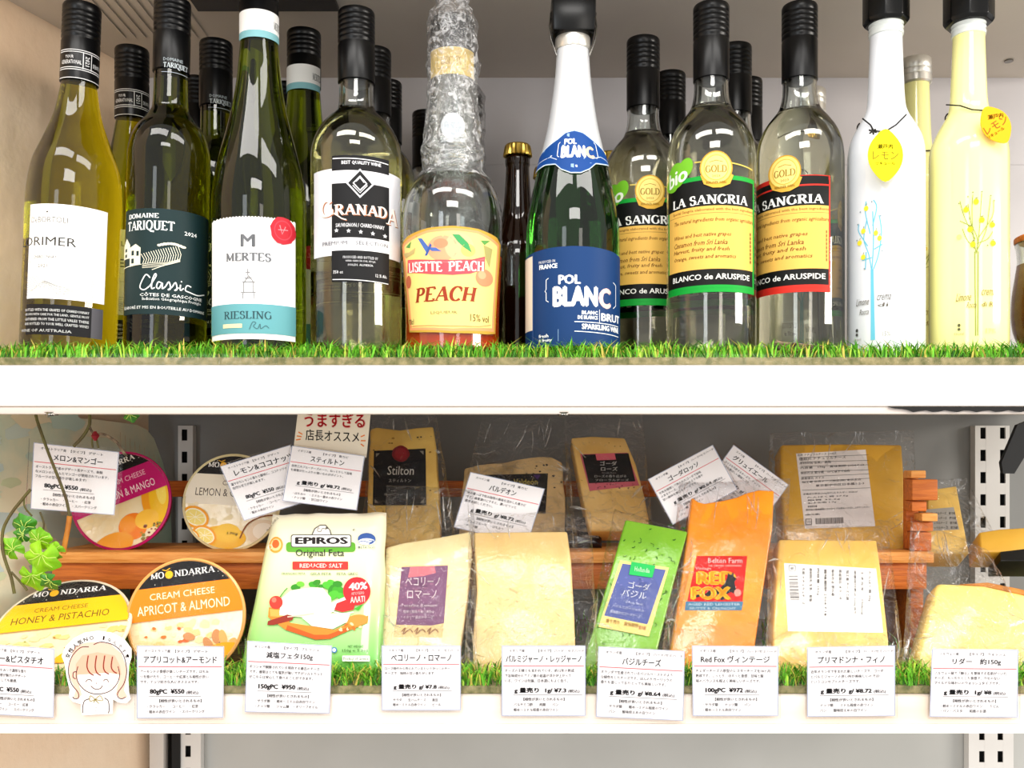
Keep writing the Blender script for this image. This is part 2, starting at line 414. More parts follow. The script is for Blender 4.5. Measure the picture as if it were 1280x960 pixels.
class Quad:
    """a leaning plane patch given by its four seen corners and the depths of its top and bottom edge"""
    def __init__(s, tl, tr, br, bl, dt, db, w_=100., h_=90., n=None, yaw=0):
        t = P((tl[0] + tr[0]) / 2, (tl[1] + tr[1]) / 2, dt); b = P((bl[0] + br[0]) / 2, (bl[1] + br[1]) / 2, db)
        xx = Vector((math.cos(yaw), math.sin(yaw), 0)); up = t - b
        s.n = n or xx.cross(up).normalized()
        if s.n.y > 0: s.n = -s.n
        s.p0 = b; s.pc = [tl, tr, br, bl]; s.w, s.h = w_, h_; s.hf = None
        s.c = [s.ray(*q) for q in s.pc]; s.base = (s.c[2] + s.c[3]) / 2
    def ray(s, px, py, off=0):
        r = P(px, py, 1.0) - Vector((0, 0, EYE)); o = Vector((0, 0, EYE))
        t = (s.p0 - o).dot(s.n) / r.dot(s.n)
        return o + r * t + s.n * off
    def uv(s, px, py):
        u = v = .5; a, b, c, d = s.pc
        for _ in range(5):
            x = a[0] * (1 - u) * (1 - v) + b[0] * u * (1 - v) + c[0] * u * v + d[0] * (1 - u) * v - px
            y = a[1] * (1 - u) * (1 - v) + b[1] * u * (1 - v) + c[1] * u * v + d[1] * (1 - u) * v - py
            xu = (b[0] - a[0]) * (1 - v) + (c[0] - d[0]) * v; xv = (d[0] - a[0]) * (1 - u) + (c[0] - b[0]) * u
            yu = (b[1] - a[1]) * (1 - v) + (c[1] - d[1]) * v; yv = (d[1] - a[1]) * (1 - u) + (c[1] - b[1]) * u
            D = xu * yv - xv * yu or 1e-9
            u -= (x * yv - xv * y) / D; v -= (xu * y - x * yu) / D
        return u, v
    def at(s, x, y, off=0):
        u, v = x / s.w, y / s.h
        return s.c[0] * (1 - u) * (1 - v) + s.c[1] * u * (1 - v) + s.c[2] * u * v + s.c[3] * (1 - u) * v + s.n * off
    def art(s, px, py, o):      # artwork drawn in the frame's pixels, laid on this plane
        return s.ray(px, py, o + (s.hf(*s.uv(px, py)) if s.hf else 0))
    def prism(s, outline, t, m, off=0, jit=0, seed=1):
        rr = random.Random(seed); mb = MB(); o = []
        for i, p in enumerate(outline):
            q = outline[(i + 1) % len(outline)]; k = max(1, int(math.hypot(q[0] - p[0], q[1] - p[1]) / 14)) if jit else 1
            for j in range(k): o.append((p[0] + (q[0] - p[0]) * j / k + rr.uniform(-jit, jit), p[1] + (q[1] - p[1]) * j / k + rr.uniform(-jit, jit)))
        n = len(o); mb.v = [s.ray(x, y, off) for x, y in o] + [s.ray(x, y, off) - s.n * t for x, y in o]
        mb.f = [list(range(n)), list(range(n, 2 * n))[::-1]] + [[i, n + i, n + (i + 1) % n, (i + 1) % n] for i in range(n)]; mb.m = [m] * (n + 2)
        return mb
def sheet_box(q, t, m, x0=0, y0=0, x1=None, y1=None, off=0, nx=1, ny=1, disp=None):
    """solid slab with its front face on quad q; back t behind; optional outline displacement"""
    x1 = q.w if x1 is None else x1; y1 = q.h if y1 is None else y1
    mb = MB(); n1, n2 = nx + 1, ny + 1; fr, bk = [], []
    for j in range(n2):
        for i in range(n1):
            x = x0 + (x1 - x0) * i / nx; y = y0 + (y1 - y0) * j / ny
            dx = dy = do = 0
            if disp: dx, dy, do = disp(i / nx, j / ny)
            fr.append(q.at(x + dx, y + dy, off + do)); bk.append(q.at(x + dx, y + dy, off - t))
    mb.v = fr + bk; K = n1 * n2
    for j in range(ny):
        for i in range(nx):
            a = j * n1 + i
            mb.f += [[a, a + n1, a + n1 + 1, a + 1], [K + a, K + a + 1, K + a + n1 + 1, K + a + n1]]; mb.m += [m, m]
    for i in range(nx):
        a = i; mb.f.append([a, a + 1, K + a + 1, K + a]); mb.m.append(m)
        a = ny * n1 + i; mb.f.append([a, K + a, K + a + 1, a + 1]); mb.m.append(m)
    for j in range(ny):
        a = j * n1; mb.f.append([a, K + a, K + a + n1, a + n1]); mb.m.append(m)
        a = j * n1 + nx; mb.f.append([a, a + n1, K + a + n1, K + a]); mb.m.append(m)
    return mb
def pouch(q, bulge, m, back=.004, x0=0, y0=0, x1=None, y1=None, n=18, wr=.0012, seed=0, off=0, mr=None, edge=.12, flat=False, scal=38):
    """soft bag: front swells by bulge, pinched at its rims; wrinkles wr"""
    x1 = q.w if x1 is None else x1; y1 = q.h if y1 is None else y1
    mb = MB(); fr, bk = [], []
    def hf(u, v):
        e = max(0, min(1, min(u, 1 - u, v, 1 - v) / edge)); e = math.sin(e * PI / 2) ** .8
        nz = noise.noise(Vector((u * 5 + seed, v * 5, seed * 1.7))) + .6 * noise.noise(Vector((u * 13, v * 11 + seed, 3)))
        return off + bulge * e + wr * nz * (.4 + .6 * e)
    q.hf = hf
    for j in range(n + 1):
        for i in range(n + 1):
            u, v = i / n, j / n
            e = min(1, min(u, 1 - u, v, 1 - v) / edge); e = math.sin(e * PI / 2) ** .8
            nz = noise.noise(Vector((u * 5 + seed, v * 5, seed * 1.7))) + .6 * noise.noise(Vector((u * 13, v * 11 + seed, 3)))
            ox = (q.w * .012) * noise.noise(Vector((v * 6, seed + 9, u * 3))); oy = (q.h * .012) * noise.noise(Vector((u * 6, seed + 5, 7 + v * 3)))
            x = x0 + (x1 - x0) * u + ox; y = y0 + (y1 - y0) * v + oy
            fr.append(q.at(x, y, off + bulge * e + wr * nz * (.4 + .6 * e))); bk.append(q.at(x, y, off - back * e + wr * nz * .3 - .0004))
    mb.v = fr + bk; K = (n + 1) ** 2; w1 = n + 1
    for j in range(n):
        for i in range(n):
            a = j * w1 + i; mb.f += [[a, a + w1, a + w1 + 1, a + 1], [K + a, K + a + 1, K + a + w1 + 1, K + a + w1]]; mb.m += [m, m]
    for i in range(n):
        a = i; mb.f.append([a, a + 1, K + a + 1, K + a]); mb.m.append(m)
        a = n * w1 + i; mb.f.append([a, K + a, K + a + 1, a + 1]); mb.m.append(m)
        a = i * w1; mb.f.append([a, K + a, K + a + w1, a + w1]); mb.m.append(m)
        a = i * w1 + n; mb.f.append([a, a + w1, K + a + w1, K + a]); mb.m.append(m)
    return mb

# ================================================================ THE SETTING
DF = 0.75           # depth of the shelf fronts
ZT, ZTB = 1.3278, 1.2960      # top shelf: top and bottom of its front
ZL, ZLB = 1.0754, 1.0525      # lower shelf
YB = 1.105          # back panel
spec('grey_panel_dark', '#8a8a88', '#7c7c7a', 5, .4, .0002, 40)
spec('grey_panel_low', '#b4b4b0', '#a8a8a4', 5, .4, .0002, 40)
# back panels (one per compartment, with a visible seam)
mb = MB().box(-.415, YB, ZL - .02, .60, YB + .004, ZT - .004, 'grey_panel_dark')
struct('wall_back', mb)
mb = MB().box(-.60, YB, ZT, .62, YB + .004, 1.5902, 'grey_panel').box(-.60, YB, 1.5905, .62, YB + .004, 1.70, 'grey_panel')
struct('trim_1', mb)
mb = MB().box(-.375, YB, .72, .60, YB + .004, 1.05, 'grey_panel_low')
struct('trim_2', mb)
mb = MB().box(-1.2, YB + .02, .5, 1.2, YB + .03, 1.9, 'dark_gap'); struct('wall_behind', mb)
# left wall, slightly oblique, plastered
nx, nz = 3, 3; mb = MB()
WA, WB = Vector((-.62, .50, 0)), Vector((-.405, 1.12, 0)); a, b = WA, WB
nrm = Vector((b.y - a.y, -(b.x - a.x), 0)).normalized()
mb.hexa([a + Vector((0, 0, .5)), b + Vector((0, 0, .5)), b - nrm * .03 + Vector((0, 0, .5)), a - nrm * .03 + Vector((0, 0, .5)),
         a + Vector((0, 0, 1.9)), b + Vector((0, 0, 1.9)), b - nrm * .03 + Vector((0, 0, 1.9)), a - nrm * .03 + Vector((0, 0, 1.9))], 'beige_wall')
struct('wall_left', mb)
# pale strip beside the wall in the lower part
mb = MB().box(-.402, 1.085, .72, -.386, 1.10, 1.05, '#c9c2bb'); struct('trim_3', mb, bevel=.001)
# ceiling = underside of the shelf above
mb = MB().box(-.60, .72, 1.6885, .62, YB + .006, 1.70, 'ceiling_panel')
ceil = struct('ceiling', mb)
mb = MB()
for i in range(9):       # pressed grooves at the left
    x = -.40 + i * .0105
    mb.hexa([(x, .80, 1.6870), (x + .006, .80, 1.6870), (x + .006, 1.0, 1.6870), (x, 1.0, 1.6870),
             (x + .001, .80, 1.6888), (x + .005, .80, 1.6888), (x + .005, 1.0, 1.6888), (x + .001, 1.0, 1.6888)], 'ceiling_panel')
gr = build('groove_panel', mb, ceil)
mb = MB().box(-.30, .72, 1.6840, -.165, .935, 1.6886, '#3a3634'); build('lamp_housing', mb, ceil, bevel=.001)
mb = MB().lathe([(.0045, 0), (.0045, .0015), (.003, .002)], 'wire_metal', (P(1261, 72, 1.057).x, 1.057, 1.6868), 14); build('bolt_head', mb, ceil)
# shelves
spec('worn_steel', '#e6dace', '#dccab6', 14, .4, .0002, 30, thr=(.4, .75), stretch=(.4, 1, 2))
def shelf(name, zt, zb, label, lip):
    s = T(name, label, 'shelf', (0, DF, zb))
    mb = MB().box(-.62, DF + .002, zt - .003, .62, YB - .002, zt, 'white_steel'); s.part('shelf_deck', mb)
    mb = MB().box(-.62, DF, zb, .62, DF + .012, zt, 'white_steel' if lip == 'up' else 'worn_steel'); s.part('front_rail', mb, bevel=.0015)
    if lip == 'up':      # return lip under the rail
        mb = MB().box(-.62, DF + .0015, zb - .0058, .62, DF + .010, zb - .0002, '#c7bdb6'); s.part('return_lip', mb, bevel=.0006)
    else:
        mb = MB().box(-.62, DF - .004, zb - .0062, .62, DF + .012, zb + .0002, '#f4efe9'); s.part('return_lip', mb, bevel=.0012)
    mb = MB().box(-.62, DF - .0006, zt - .001, .62, DF + .0006, zt + (.0085 if lip == 'up' else .0105), 'film_flat'); s.part('plastic_strip', mb)
    for px in ((60, 705) if lip == 'up' else (75, 708)):
        zz = zb - (.0065 if lip == 'up' else .0075)
        x = (px - 640) / F * DF
        mb = MB().lathe([(.0048, 0), (.0048, .001), (.006, .0022)], 'wire_metal', (x, DF + .006, zz), 16).lathe([(.0022, -.0004), (.0022, .0006)], 'dark_gap', (x, DF + .006, zz), 6)
        s.part('screw', mb)
    return s
sh1 = shelf('steel_shelf', ZT, ZTB, 'upper white steel shelf with green turf mat and a row of bottles', 'up')
sh2 = shelf('steel_shelf', ZL, ZLB, 'lower white steel shelf whose front carries the price cards', 'down')
# torn black tape under the upper shelf at the right
mb = MB(); pts = []
for i in range(25):
    t = i / 24; px = 1110 + 190 * t
    pts.append((px, 508.6, 508.9 + min(1, t * 6) * (5.2 + 1.2 * math.sin(i * 1.9))))
for i, (px, a_, b_) in enumerate(pts):
    for py in (a_, b_):
        p = P(px, py, DF - .0004); mb.v.append(p)
    for py in (a_, b_):
        p = P(px, py, DF + .0008); mb.v.append(p)
    if i:
        n = 4 * i
        for q in ((n - 4, n - 3, n + 1, n), (n - 2, n + 2, n + 3, n - 1), (n - 3, n - 1, n + 3, n + 1), (n - 4, n, n + 2, n - 2)):
            mb.f.append(list(q)); mb.m.append('dark_gap')
solo('black_tape', mb, 'torn black tape strip stuck under the upper shelf edge', 'tape', P(1195, 512, DF))

def upright(px0, px1, z0, z1, cols, label, d=1.092, pitch=.0248, sl=.0125, z_off=0.):
    """slotted steel upright: real slots through the face, dark channel behind"""
    x0, x1 = (px0 - 640) / F * d, (px1 - 640) / F * d
    s = T('slotted_upright', label, 'shelf post', ((x0 + x1) / 2, d, z0))
    sw = .0062; cxs = [(c - 640) / F * d for c in cols]
    mb = MB(); ed = [x0]
    for c in cxs: ed += [c - sw / 2, c + sw / 2]
    ed.append(x1)
    for i in range(0, len(ed), 2): mb.box(ed[i], d, z0, ed[i + 1], d + .0015, z1, 'post_steel')
    z = z0 + z_off
    prev = z0
    while z < z1:
        for c in cxs: mb.box(c - sw / 2, d + .0001, prev, c + sw / 2, d + .0014, min(z, z1), 'post_steel')
        prev = z + sl; z += pitch
    for c in cxs:
        if prev < z1: mb.box(c - sw / 2, d + .0001, prev, c + sw / 2, d + .0014, z1, 'post_steel')
    s.part('slotted_face', mb, smooth=0)
    mb = MB().box(x0, d + .0016, z0, x0 + .0015, d + .012, z1, 'post_steel').box(x1 - .0015, d + .0016, z0, x1, d + .012, z1, 'post_steel')
    s.part('channel_side', mb, smooth=0)
    mb = MB().box(x0 + .0016, d + .009, z0, x1 - .0016, d + .0115, z1, 'dark_gap'); s.part('channel_back', mb, smooth=0)
    return s
upright(222.5, 241, 1.0764, 1.2955, [230.5], 'left slotted steel post behind the lemon cheese pack', z_off=.004)
upright(225.5, 251, .72, 1.0515, [235], 'left slotted steel post below the lower shelf', z_off=.0075)
upright(1219, 1262, 1.0764, 1.2955, [1229, 1253.5], 'right slotted steel post behind the bagged pale cheese', z_off=.006)
upright(1211, 1267, .72, 1.0515, [1227.5, 1250.5], 'right slotted steel post below the lower shelf', z_off=.0015)
mb = MB().box((215 - 640) / F * 1.09, 1.089, .72, (225 - 640) / F * 1.09, 1.094, 1.05, 'dark_gap'); struct('gap_shade_strip', mb)  # near-black strip painted in for the shade of the gap beside the post
# dark bracket arm at the far right of the lower compartment
mb = MB(); o_ = [(1252, 578), (1254, 592), (1268, 592), (1284, 566), (1300, 545), (1300, 520), (1272, 531)]
f_ = [P(x, y, 1.04) for x, y in o_]; b_ = [P(x, y, 1.04) + Vector((0, .006, 0)) for x, y in o_]
n = len(o_); mb.v = f_ + b_; mb.f = [list(range(n)), list(range(n, 2 * n))[::-1]] + [[i, n + i, n + (i + 1) % n, (i + 1) % n] for i in range(n)]; mb.m = ['#2b2c2e'] * (n + 2)
solo('shelf_bracket', mb, 'dark steel shelf bracket beside the right slotted post', 'bracket', P(1270, 592, 1.04))

# ---------------------------------------------------------------- artificial turf
def turf(name, label, z, y0, y1, nf, nb, seed, h=.0125):
    rr = random.Random(seed); s = T(name, label, 'turf mat', (0, y0, z))
    mb = MB().box(-.60, y0, z + .0003, .60, y1, z + .006, 'mat_base'); o = s.part('mat_backing', mb, smooth=0)
    cols = ['#62ac26', '#7fc436', '#489020', '#aed648', '#37701a', '#c4b450', '#6aba2c']
    mb = MB()
    for k in range(nf + nb):
        x = rr.uniform(-.60, .60)
        y = y0 + (rr.random() ** 1.5 * .05 if k < nf else rr.uniform(.05, y1 - y0))
        a = rr.uniform(0, 2 * PI); L = h * rr.uniform(.55, 1.25); wd = rr.uniform(.0005, .0009)
        dx, dy = math.cos(a), math.sin(a); lean = rr.uniform(.2, 1.5) * L
        s_ = Vector((-dy, dx, 0)) * wd; b0 = Vector((x, y, z + .005))
        b1 = b0 + Vector((dx * lean * .35, dy * lean * .35, L * .6)); b2 = b0 + Vector((dx * lean, dy * lean, L * rr.uniform(.7, 1)))
        if b2.y < y0 - .001: b2.y = y0 - .001 + rr.random() * .001
        if b1.y < y0: b1.y = y0
        n = len(mb.v); mb.v += [b0 - s_, b0 + s_, b1 - s_ * .8, b1 + s_ * .8, b2]
        c = rr.choice(cols); mb.f += [[n, n + 1, n + 3, n + 2], [n + 2, n + 3, n + 4]]; mb.m += [c, c]
    g = s.part('grass_blades', mb, smooth=0); g['kind'] = 'stuff'
    return s
turf('artificial_turf', 'green artificial grass mat under the bottles', ZT, DF + .002, 1.09, 9000, 3000, 3, h=.0145)
turf('artificial_turf', 'green artificial grass mat under the cheese packs', ZL, DF + .002, 1.08, 8000, 1500, 4, h=.014)

# ================================================================ BOTTLES
BZ = ZT + .0085
class Bottle:
    def __init__(s, name, label, cx, d, prof, glass, group=None, tilt=0, hollow=0, fill=None, wine=None, n=56, cat='bottle'):
        s.d, s.cx, s.k = d, cx, d / F
        s.X = (cx - 640) * s.k; s.kz = s.k
        s.ph = math.atan2(s.X, d); s.k *= math.cos(s.ph)      # off-axis cylinders look wider: true radius
        s.t = T(name, label, cat, (s.X, d, BZ), group)
        s.t.e.rotation_euler.y = tilt
        pts = [(EYE + (583 - py) * s.kz, hw * s.k) for py, hw in prof]      # top to bottom
        pts = pts[::-1]
        pts = [p for p in pts if p[0] > BZ + .004]
        pts = [(BZ + .004, pts[0][1])] + pts
        out = []
        for i in range(len(pts) - 1):       # monotone-ish smoothing
            p0, p1, p2, p3 = pts[max(i - 1, 0)], pts[i], pts[i + 1], pts[min(i + 2, len(pts) - 1)]
            for j in range(5):
                t = j / 5
                z = p1[0] + (p2[0] - p1[0]) * t
                m1 = (p2[1] - p0[1]) / max(p2[0] - p0[0], 1e-6); m2 = (p3[1] - p1[1]) / max(p3[0] - p1[0], 1e-6); h = p2[0] - p1[0]
                sec = (p2[1] - p1[1]) / h
                if abs(sec) < 1e-6: m1 = m2 = 0
                else:
                    m1 = 0 if m1 * sec < 0 else max(-3 * abs(sec), min(3 * abs(sec), m1)); m2 = 0 if m2 * sec < 0 else max(-3 * abs(sec), min(3 * abs(sec), m2))
                r = (2 * t ** 3 - 3 * t * t + 1) * p1[1] + (t ** 3 - 2 * t * t + t) * h * m1 + (-2 * t ** 3 + 3 * t * t) * p2[1] + (t ** 3 - t * t) * h * m2
                out.append((z, r))
        out.append(pts[-1]); s.pr = out
        rb = out[0][1]
        lp = [(rb * .35, BZ + .006), (rb * .8, BZ + .0015), (rb * .9, BZ), (rb - .002, BZ + .0006), (rb - .0004, BZ + .002)] + [(r, z) for z, r in out]
        lp = [(r, z) for r, z in lp]
        if hollow:
            inn = [(max(r - hollow, .002), z) for z, r in out if z > BZ + .008]
            lp += [(inn[-1][0], inn[-1][1])] + [q for q in inn[::-1][1:]] + [(rb - hollow - .004, BZ + .0075)]
        mb = MB().lathe([(r, z) for r, z in lp], glass, (s.X, d, 0), n)
        s.body = s.t.part('glass_body', mb, smooth=50)
        if fill:
            zf = EYE + (583 - fill) * s.kz
            q = [(max(r - hollow + .00015, .002), z) for z, r in out if BZ + .008 < z < zf]
            q = [(rb - hollow - .004, BZ + .0074)] + q + [(q[-1][0] + 0, zf)]
            mb = MB().lathe(q, wine, (s.X, d, 0), n); s.t.part('liquid', mb, smooth=50)
    def z(s, py): return EYE + (583 - py) * s.kz
    def rz(s, z):
        p = s.pr
        if z <= p[0][0]: return p[0][1]
        for i in range(len(p) - 1):
            if z <= p[i + 1][0]:
                t = (z - p[i][0]) / max(p[i + 1][0] - p[i][0], 1e-9); return p[i][1] + (p[i + 1][1] - p[i][1]) * t
        return p[-1][1]
    def cv(s, r_ref):
        """canvas in photo pixels wrapped on radius r_ref (metres); x through the true outline"""
        s.rr = r_ref; d, F_ = s.d, F
        L = math.hypot(s.X, d); tv = -s.ph; tm = math.acos(r_ref / L) - .06
        def A(x):
            lo, hi = tv - tm, tv + tm
            for _ in range(22):
                th = (lo + hi) / 2
                if 640 + F * (s.X + r_ref * math.sin(th)) / (d - r_ref * math.cos(th)) < x: lo = th
                else: hi = th
            return s.cx + th * r_ref * F_ / d
        return Cv(A)
    def wrap(s, c, name, label=None, conic=False, off=.0003, r=None, parent=None, cut=5, cuty=0):
        r_ref = s.rr
        def mp(x, y, o):
            th = (x - s.cx) * s.d / F / r_ref
            z = EYE + (583 - y) * (s.d - r_ref * math.cos(s.ph)) / F
            rad = (s.rz(z) if conic else (r or r_ref)) + off + o
            return Vector((s.X + rad * math.sin(th), s.d - rad * math.cos(th), z))
        return s.t.part(name, c.mesh(mp, cut=cut, cuty=cuty), label=label, parent=parent, smooth=60)
    def cap(s, y0, y1, hw, m='cap_black', name='screw_cap', ridges=True, label=None):
        r = hw * s.k; z1, z0 = s.z(y0), s.z(y1); H = z1 - z0
        p = [(r * .93, z0), (r, z0 + .0008)]
        if ridges:
            zr = z1 - H * .42
            p += [(r, zr - .004), (r * .965, zr - .003), (r * .965, zr - .002), (r, zr - .001), (r, zr + .001), (r * .97, zr + .002), (r, zr + .003)]
            z = zr + .006
            while z < z1 - .006:
                p += [(r, z), (r * .97, z + .0008), (r, z + .0016)]; z += .0042
        p += [(r, z1 - .002), (r * .96, z1 - .0006), (r * .86, z1)]
        mb = MB().lathe(p, m, (s.X, s.d, 0), 40); s.capr = r
        return s.t.part(name, mb, smooth=40, label=label)

# 1 --- burgundy bottle, olive glass
cx = 85
lor = Bottle('wine_bottle', 'olive green white wine bottle with white LORIMER label, leftmost in the front row', cx, .82,
    [(50, 20), (97, 22), (125, 26), (150, 32), (180, 44), (207, 55), (235, 60), (262, 61.5), (451, 61)], 'olive_glass', 'wine bottles in the front row', tilt=.040)
lor.cap(8, 106, 25)
c = lor.cv(lor.capr); W = '#d8d8d8'
for y in (62, 64.5, 84, 86.5, 97): c.line(W, [(cx - 24, y), (cx + 24, y)], .8)
c.line(W, [(cx + 4, 64), (cx + 4, 85)], .8); c.line(W, [(cx + 14, 64), (cx + 14, 85)], .8)
c.text('YOUR', W, cx - 18, 69, cx - 8, 73); c.text('GENERATIONAL', W, cx - 22, 75, cx + 2, 80, bold=.01)
c.text('2021', W, cx + 3, 72, cx + 15, 77, rot=90); c.text('DE BORTOLI', W, cx + 16, 75, cx + 24, 80)
lor.wrap(c, 'printed_band', r=lor.capr)
c = lor.cv(61.5 * lor.k)
c.rect('#fbfaf6', 31, 256, 127, 374)
g = '#45413d'
c.text('DeBORTOLI', g, 33, 272, 78, 279); c.line('#8c8882', [(33, 285), (60, 285)], .5); c.ell(g, 52, 266, 1.2)
c.text('LORIMER', '#3c3a38', 24, 297, 90, 308, bold=.004)
c.line('#8c8882', [(30, 317), (88, 317)], .4); c.text('CHARDONNAY', '#5c5853', 37, 320, 66, 324); c.line('#8c8882', [(30, 328), (88, 328)], .4)
c.text('2021', '#5c5853', 43, 331, 55, 335)
for k in range(7):
    c.line('#8c8c8a', [(30 + 0 * k, 349 + k * 3), (50, 346 + k * 2.2), (72, 350 + k * 3), (95, 352 + k * 1.5), (114, 347 + k * 3.5)], .45, smooth=5)
for k in range(9): c.line('#969694', [(52, 352), (30 + k * 11, 372)], .35)
lor.wrap(c, 'front_label')
c = lor.cv(61.5 * lor.k)
c.rect('#101014', 31, 381, 126, 419); c.rect('#56545a', 112, 381, 126, 419)
for k, s_ in enumerate(('BOTTLED WITH THE GRAPES OF CHARDONNAY', 'GROWN WITH CARE FOR THE LAND, GENTLE FRUIT', 'GATHERED FROM THE LITTLE VALES THERE', 'AND BOTTLED TO YOUR WELL CRAFTED WINES')):
    c.text(s_, '#e4e4e4', 30, 386.5 + k * 5.8, 109, 389.8 + k * 5.8)
c.text('WINE OF AUSTRALIA', '#c8c8c8', 26, 412, 88, 415.5)
lor.wrap(c, 'lower_label')

# 2 --- Tariquet
cx = 206
tar = Bottle('wine_bottle', 'dark green bottle with dark teal TARIQUET Classic label, front row', cx, .82,
    [(40, 20.5), (92, 21.5), (135, 23), (150, 31), (163, 42), (178, 49), (200, 52.5), (451, 52.5)], 'green_glass', 'wine bottles in the front row', tilt=.022)
tar.cap(2, 93, 23.6)
c = tar.cv(tar.capr); c.text('DOMAINE', '#9aa3a8', cx - 10, 72, cx + 14, 76); c.text('TARIQUET', '#b9c2c6', cx - 10, 78, cx + 20, 86, font='s'); c.line('#9aa3a8', [(cx - 12, 90), (cx + 20, 90)], .6)
tar.wrap(c, 'printed_band', r=tar.capr)
c = tar.cv(52.5 * tar.k); Wt = '#e9eceb'
c.rect('#12292b', 154, 261, 257, 393)
c.text('DOMAINE', Wt, 158, 267, 195, 273, font='s', bold=.03); c.text('TARIQUET', Wt, 157, 276, 215, 291, font='s', bold=.02)
c.text('2024', Wt, 227, 286, 242, 291, bold=.02)
# chateau drawing
lc = '#e3dfc9'
c.poly(lc, [(153, 322), (153, 306), (156, 296), (160, 305), (160, 322)]); c.poly(lc, [(160, 322), (160, 309), (167, 305), (173, 310), (173, 331), (160, 333)])
for (x, y, w_, h_) in ((154.5, 309, 2, 4), (154.5, 316, 2, 4), (162, 313, 3, 6), (168, 314, 3, 6), (162, 323, 3, 6)): c.rect('#12292b', x, y, x + w_, y + h_)
for k in range(16): c.line(lc, [(174 + k * 3, 318 - k * .8), (178 + k * 3, 325 - k * .6), (176 + k * 3, 331 - k * .4)], .8)
for k in range(9): c.ell(lc, 196 + k * 3.7, 307 - 3 * math.sin(k / 2.7), 2.4 + (k % 3) * .5, 1.6)
for k in range(4): c.line(lc, [(176, 331 + k * 1.5), (190, 329 + k * 1.8), (206, 328 + k), (222, 322 + k)], .55, smooth=4)
c.line(lc, [(153, 334), (163, 332), (175, 331)], .9); c.line(lc, [(188, 338), (205, 331), (222, 324)], .8)
# Classic in script strokes
sc = [[(186, 348), (181, 344), (176, 352), (174, 360), (179, 363), (186, 358)], [(186, 358), (193, 346), (192, 343), (189, 350), (188, 361), (192, 360)],
      [(200, 354), (196, 353), (194, 359), (197, 361), (201, 354), (201, 361), (205, 358)], [(205, 358), (209, 352), (211, 360), (208, 362), (213, 358)],
      [(213, 358), (217, 352), (219, 360), (216, 362), (221, 358)], [(223, 354), (223, 361), (227, 358)], [(236, 355), (231, 354), (229, 360), (234, 362), (244, 364), (252, 361)]]
for q in sc: c.line(Wt, q, 1.5, smooth=5)
c.ell(Wt, 224, 350, .9)
c.text('CÔTES DE GASCOGNE', Wt, 174, 366, 249, 371, bold=.02); c.text('Indication Géographique Protégée', Wt, 177, 372, 248, 377)
c.text('ÉLABORÉ ET MIS EN BOUTEILLE AU DOMAINE', Wt, 156, 382, 252, 386.5)
tar.wrap(c, 'front_label')

# 3 --- Riesling hock bottle
cx = 324
mer = Bottle('wine_bottle', 'tall slender green RIESLING bottle with white label and red seal, front row', cx, .82,
    [(-12, 20), (45, 23), (70, 25), (100, 28), (130, 33), (160, 40), (190, 48), (215, 54), (240, 58), (262, 59.5), (451, 59.5)], 'riesling_glass', 'wine bottles in the front row')
mer.cap(-32, 48, 24.6)
c = mer.cv(mer.capr); c.rect('#f1f1ef', cx - 24.5, 11, cx + 24.5, 37); c.rect('#7fb4bb', cx - 24.5, 37, cx + 24.5, 46); c.text('MERTES', '#44474a', cx + 18, 22, cx + 24.4, 32, font='s')
mer.wrap(c, 'printed_band', r=mer.capr)
c = mer.cv(59.5 * mer.k); G = '#66686c'
c.rect('#fcfbfb', 265.5, 272, 369, 424)
for k in range(26):
    x = 266 + k * 3.95; c.poly('#fcfbfb', [(x, 272.2), (x + 3.95, 272.2), (x + 2, 270.4)])
c.rect('#62a0a8', 265.5, 380, 369, 417)
c.text('M', G, 301, 293, 319, 309, bold=.03); c.text('MERTES', G, 283, 316, 339, 327, font='s', bold=.05); c.line('#b5b5b5', [(297, 331), (320, 331)], .5)
for q in ([(310, 336), (310, 345)], [(307, 341), (313, 341)], [(306, 348), (315, 348)], [(303, 353), (319, 353)], [(305, 353), (305, 366)], [(317, 353), (317, 366)], [(301, 366), (320, 366)], [(304, 367), (304, 374)], [(318, 367), (318, 374)], [(311, 345), (306, 353)], [(311, 345), (317, 353)]):
    c.line('#7c7c7e', q, 1.1)
c.text('RIESLING', '#2c4a50', 281, 389, 339, 399, font='s', bold=-.02)
c.rect('#e8dfae', 280, 405, 303, 410); c.line('#3f666c', [(312, 412), (316, 403), (320, 404), (317, 408), (322, 411), (325, 405), (326, 411), (332, 407), (336, 410)], .8, smooth=5)
o = mer.wrap(c, 'front_label')
c = mer.cv(59.5 * mer.k); rr_ = random.Random(5)
c.poly('#b4202e', [(353 + (15.5 + rr_.uniform(-.8, .8)) * math.cos(a * PI / 14), 285.5 + (17.5 + rr_.uniform(-.8, .8)) * math.sin(a * PI / 14)) for a in range(28)])
c.ell('#c43a48', 353, 285, 11, 12.5); c.ell('#b4202e', 353, 285, 9.6, 11); c.line('#e48a92', [(349, 279), (352, 290), (356, 280)], 1); c.line('#e48a92', [(347, 285), (359, 284)], .9)
mer.wrap(c, 'wax_seal', label='round red wax seal', off=.0011)

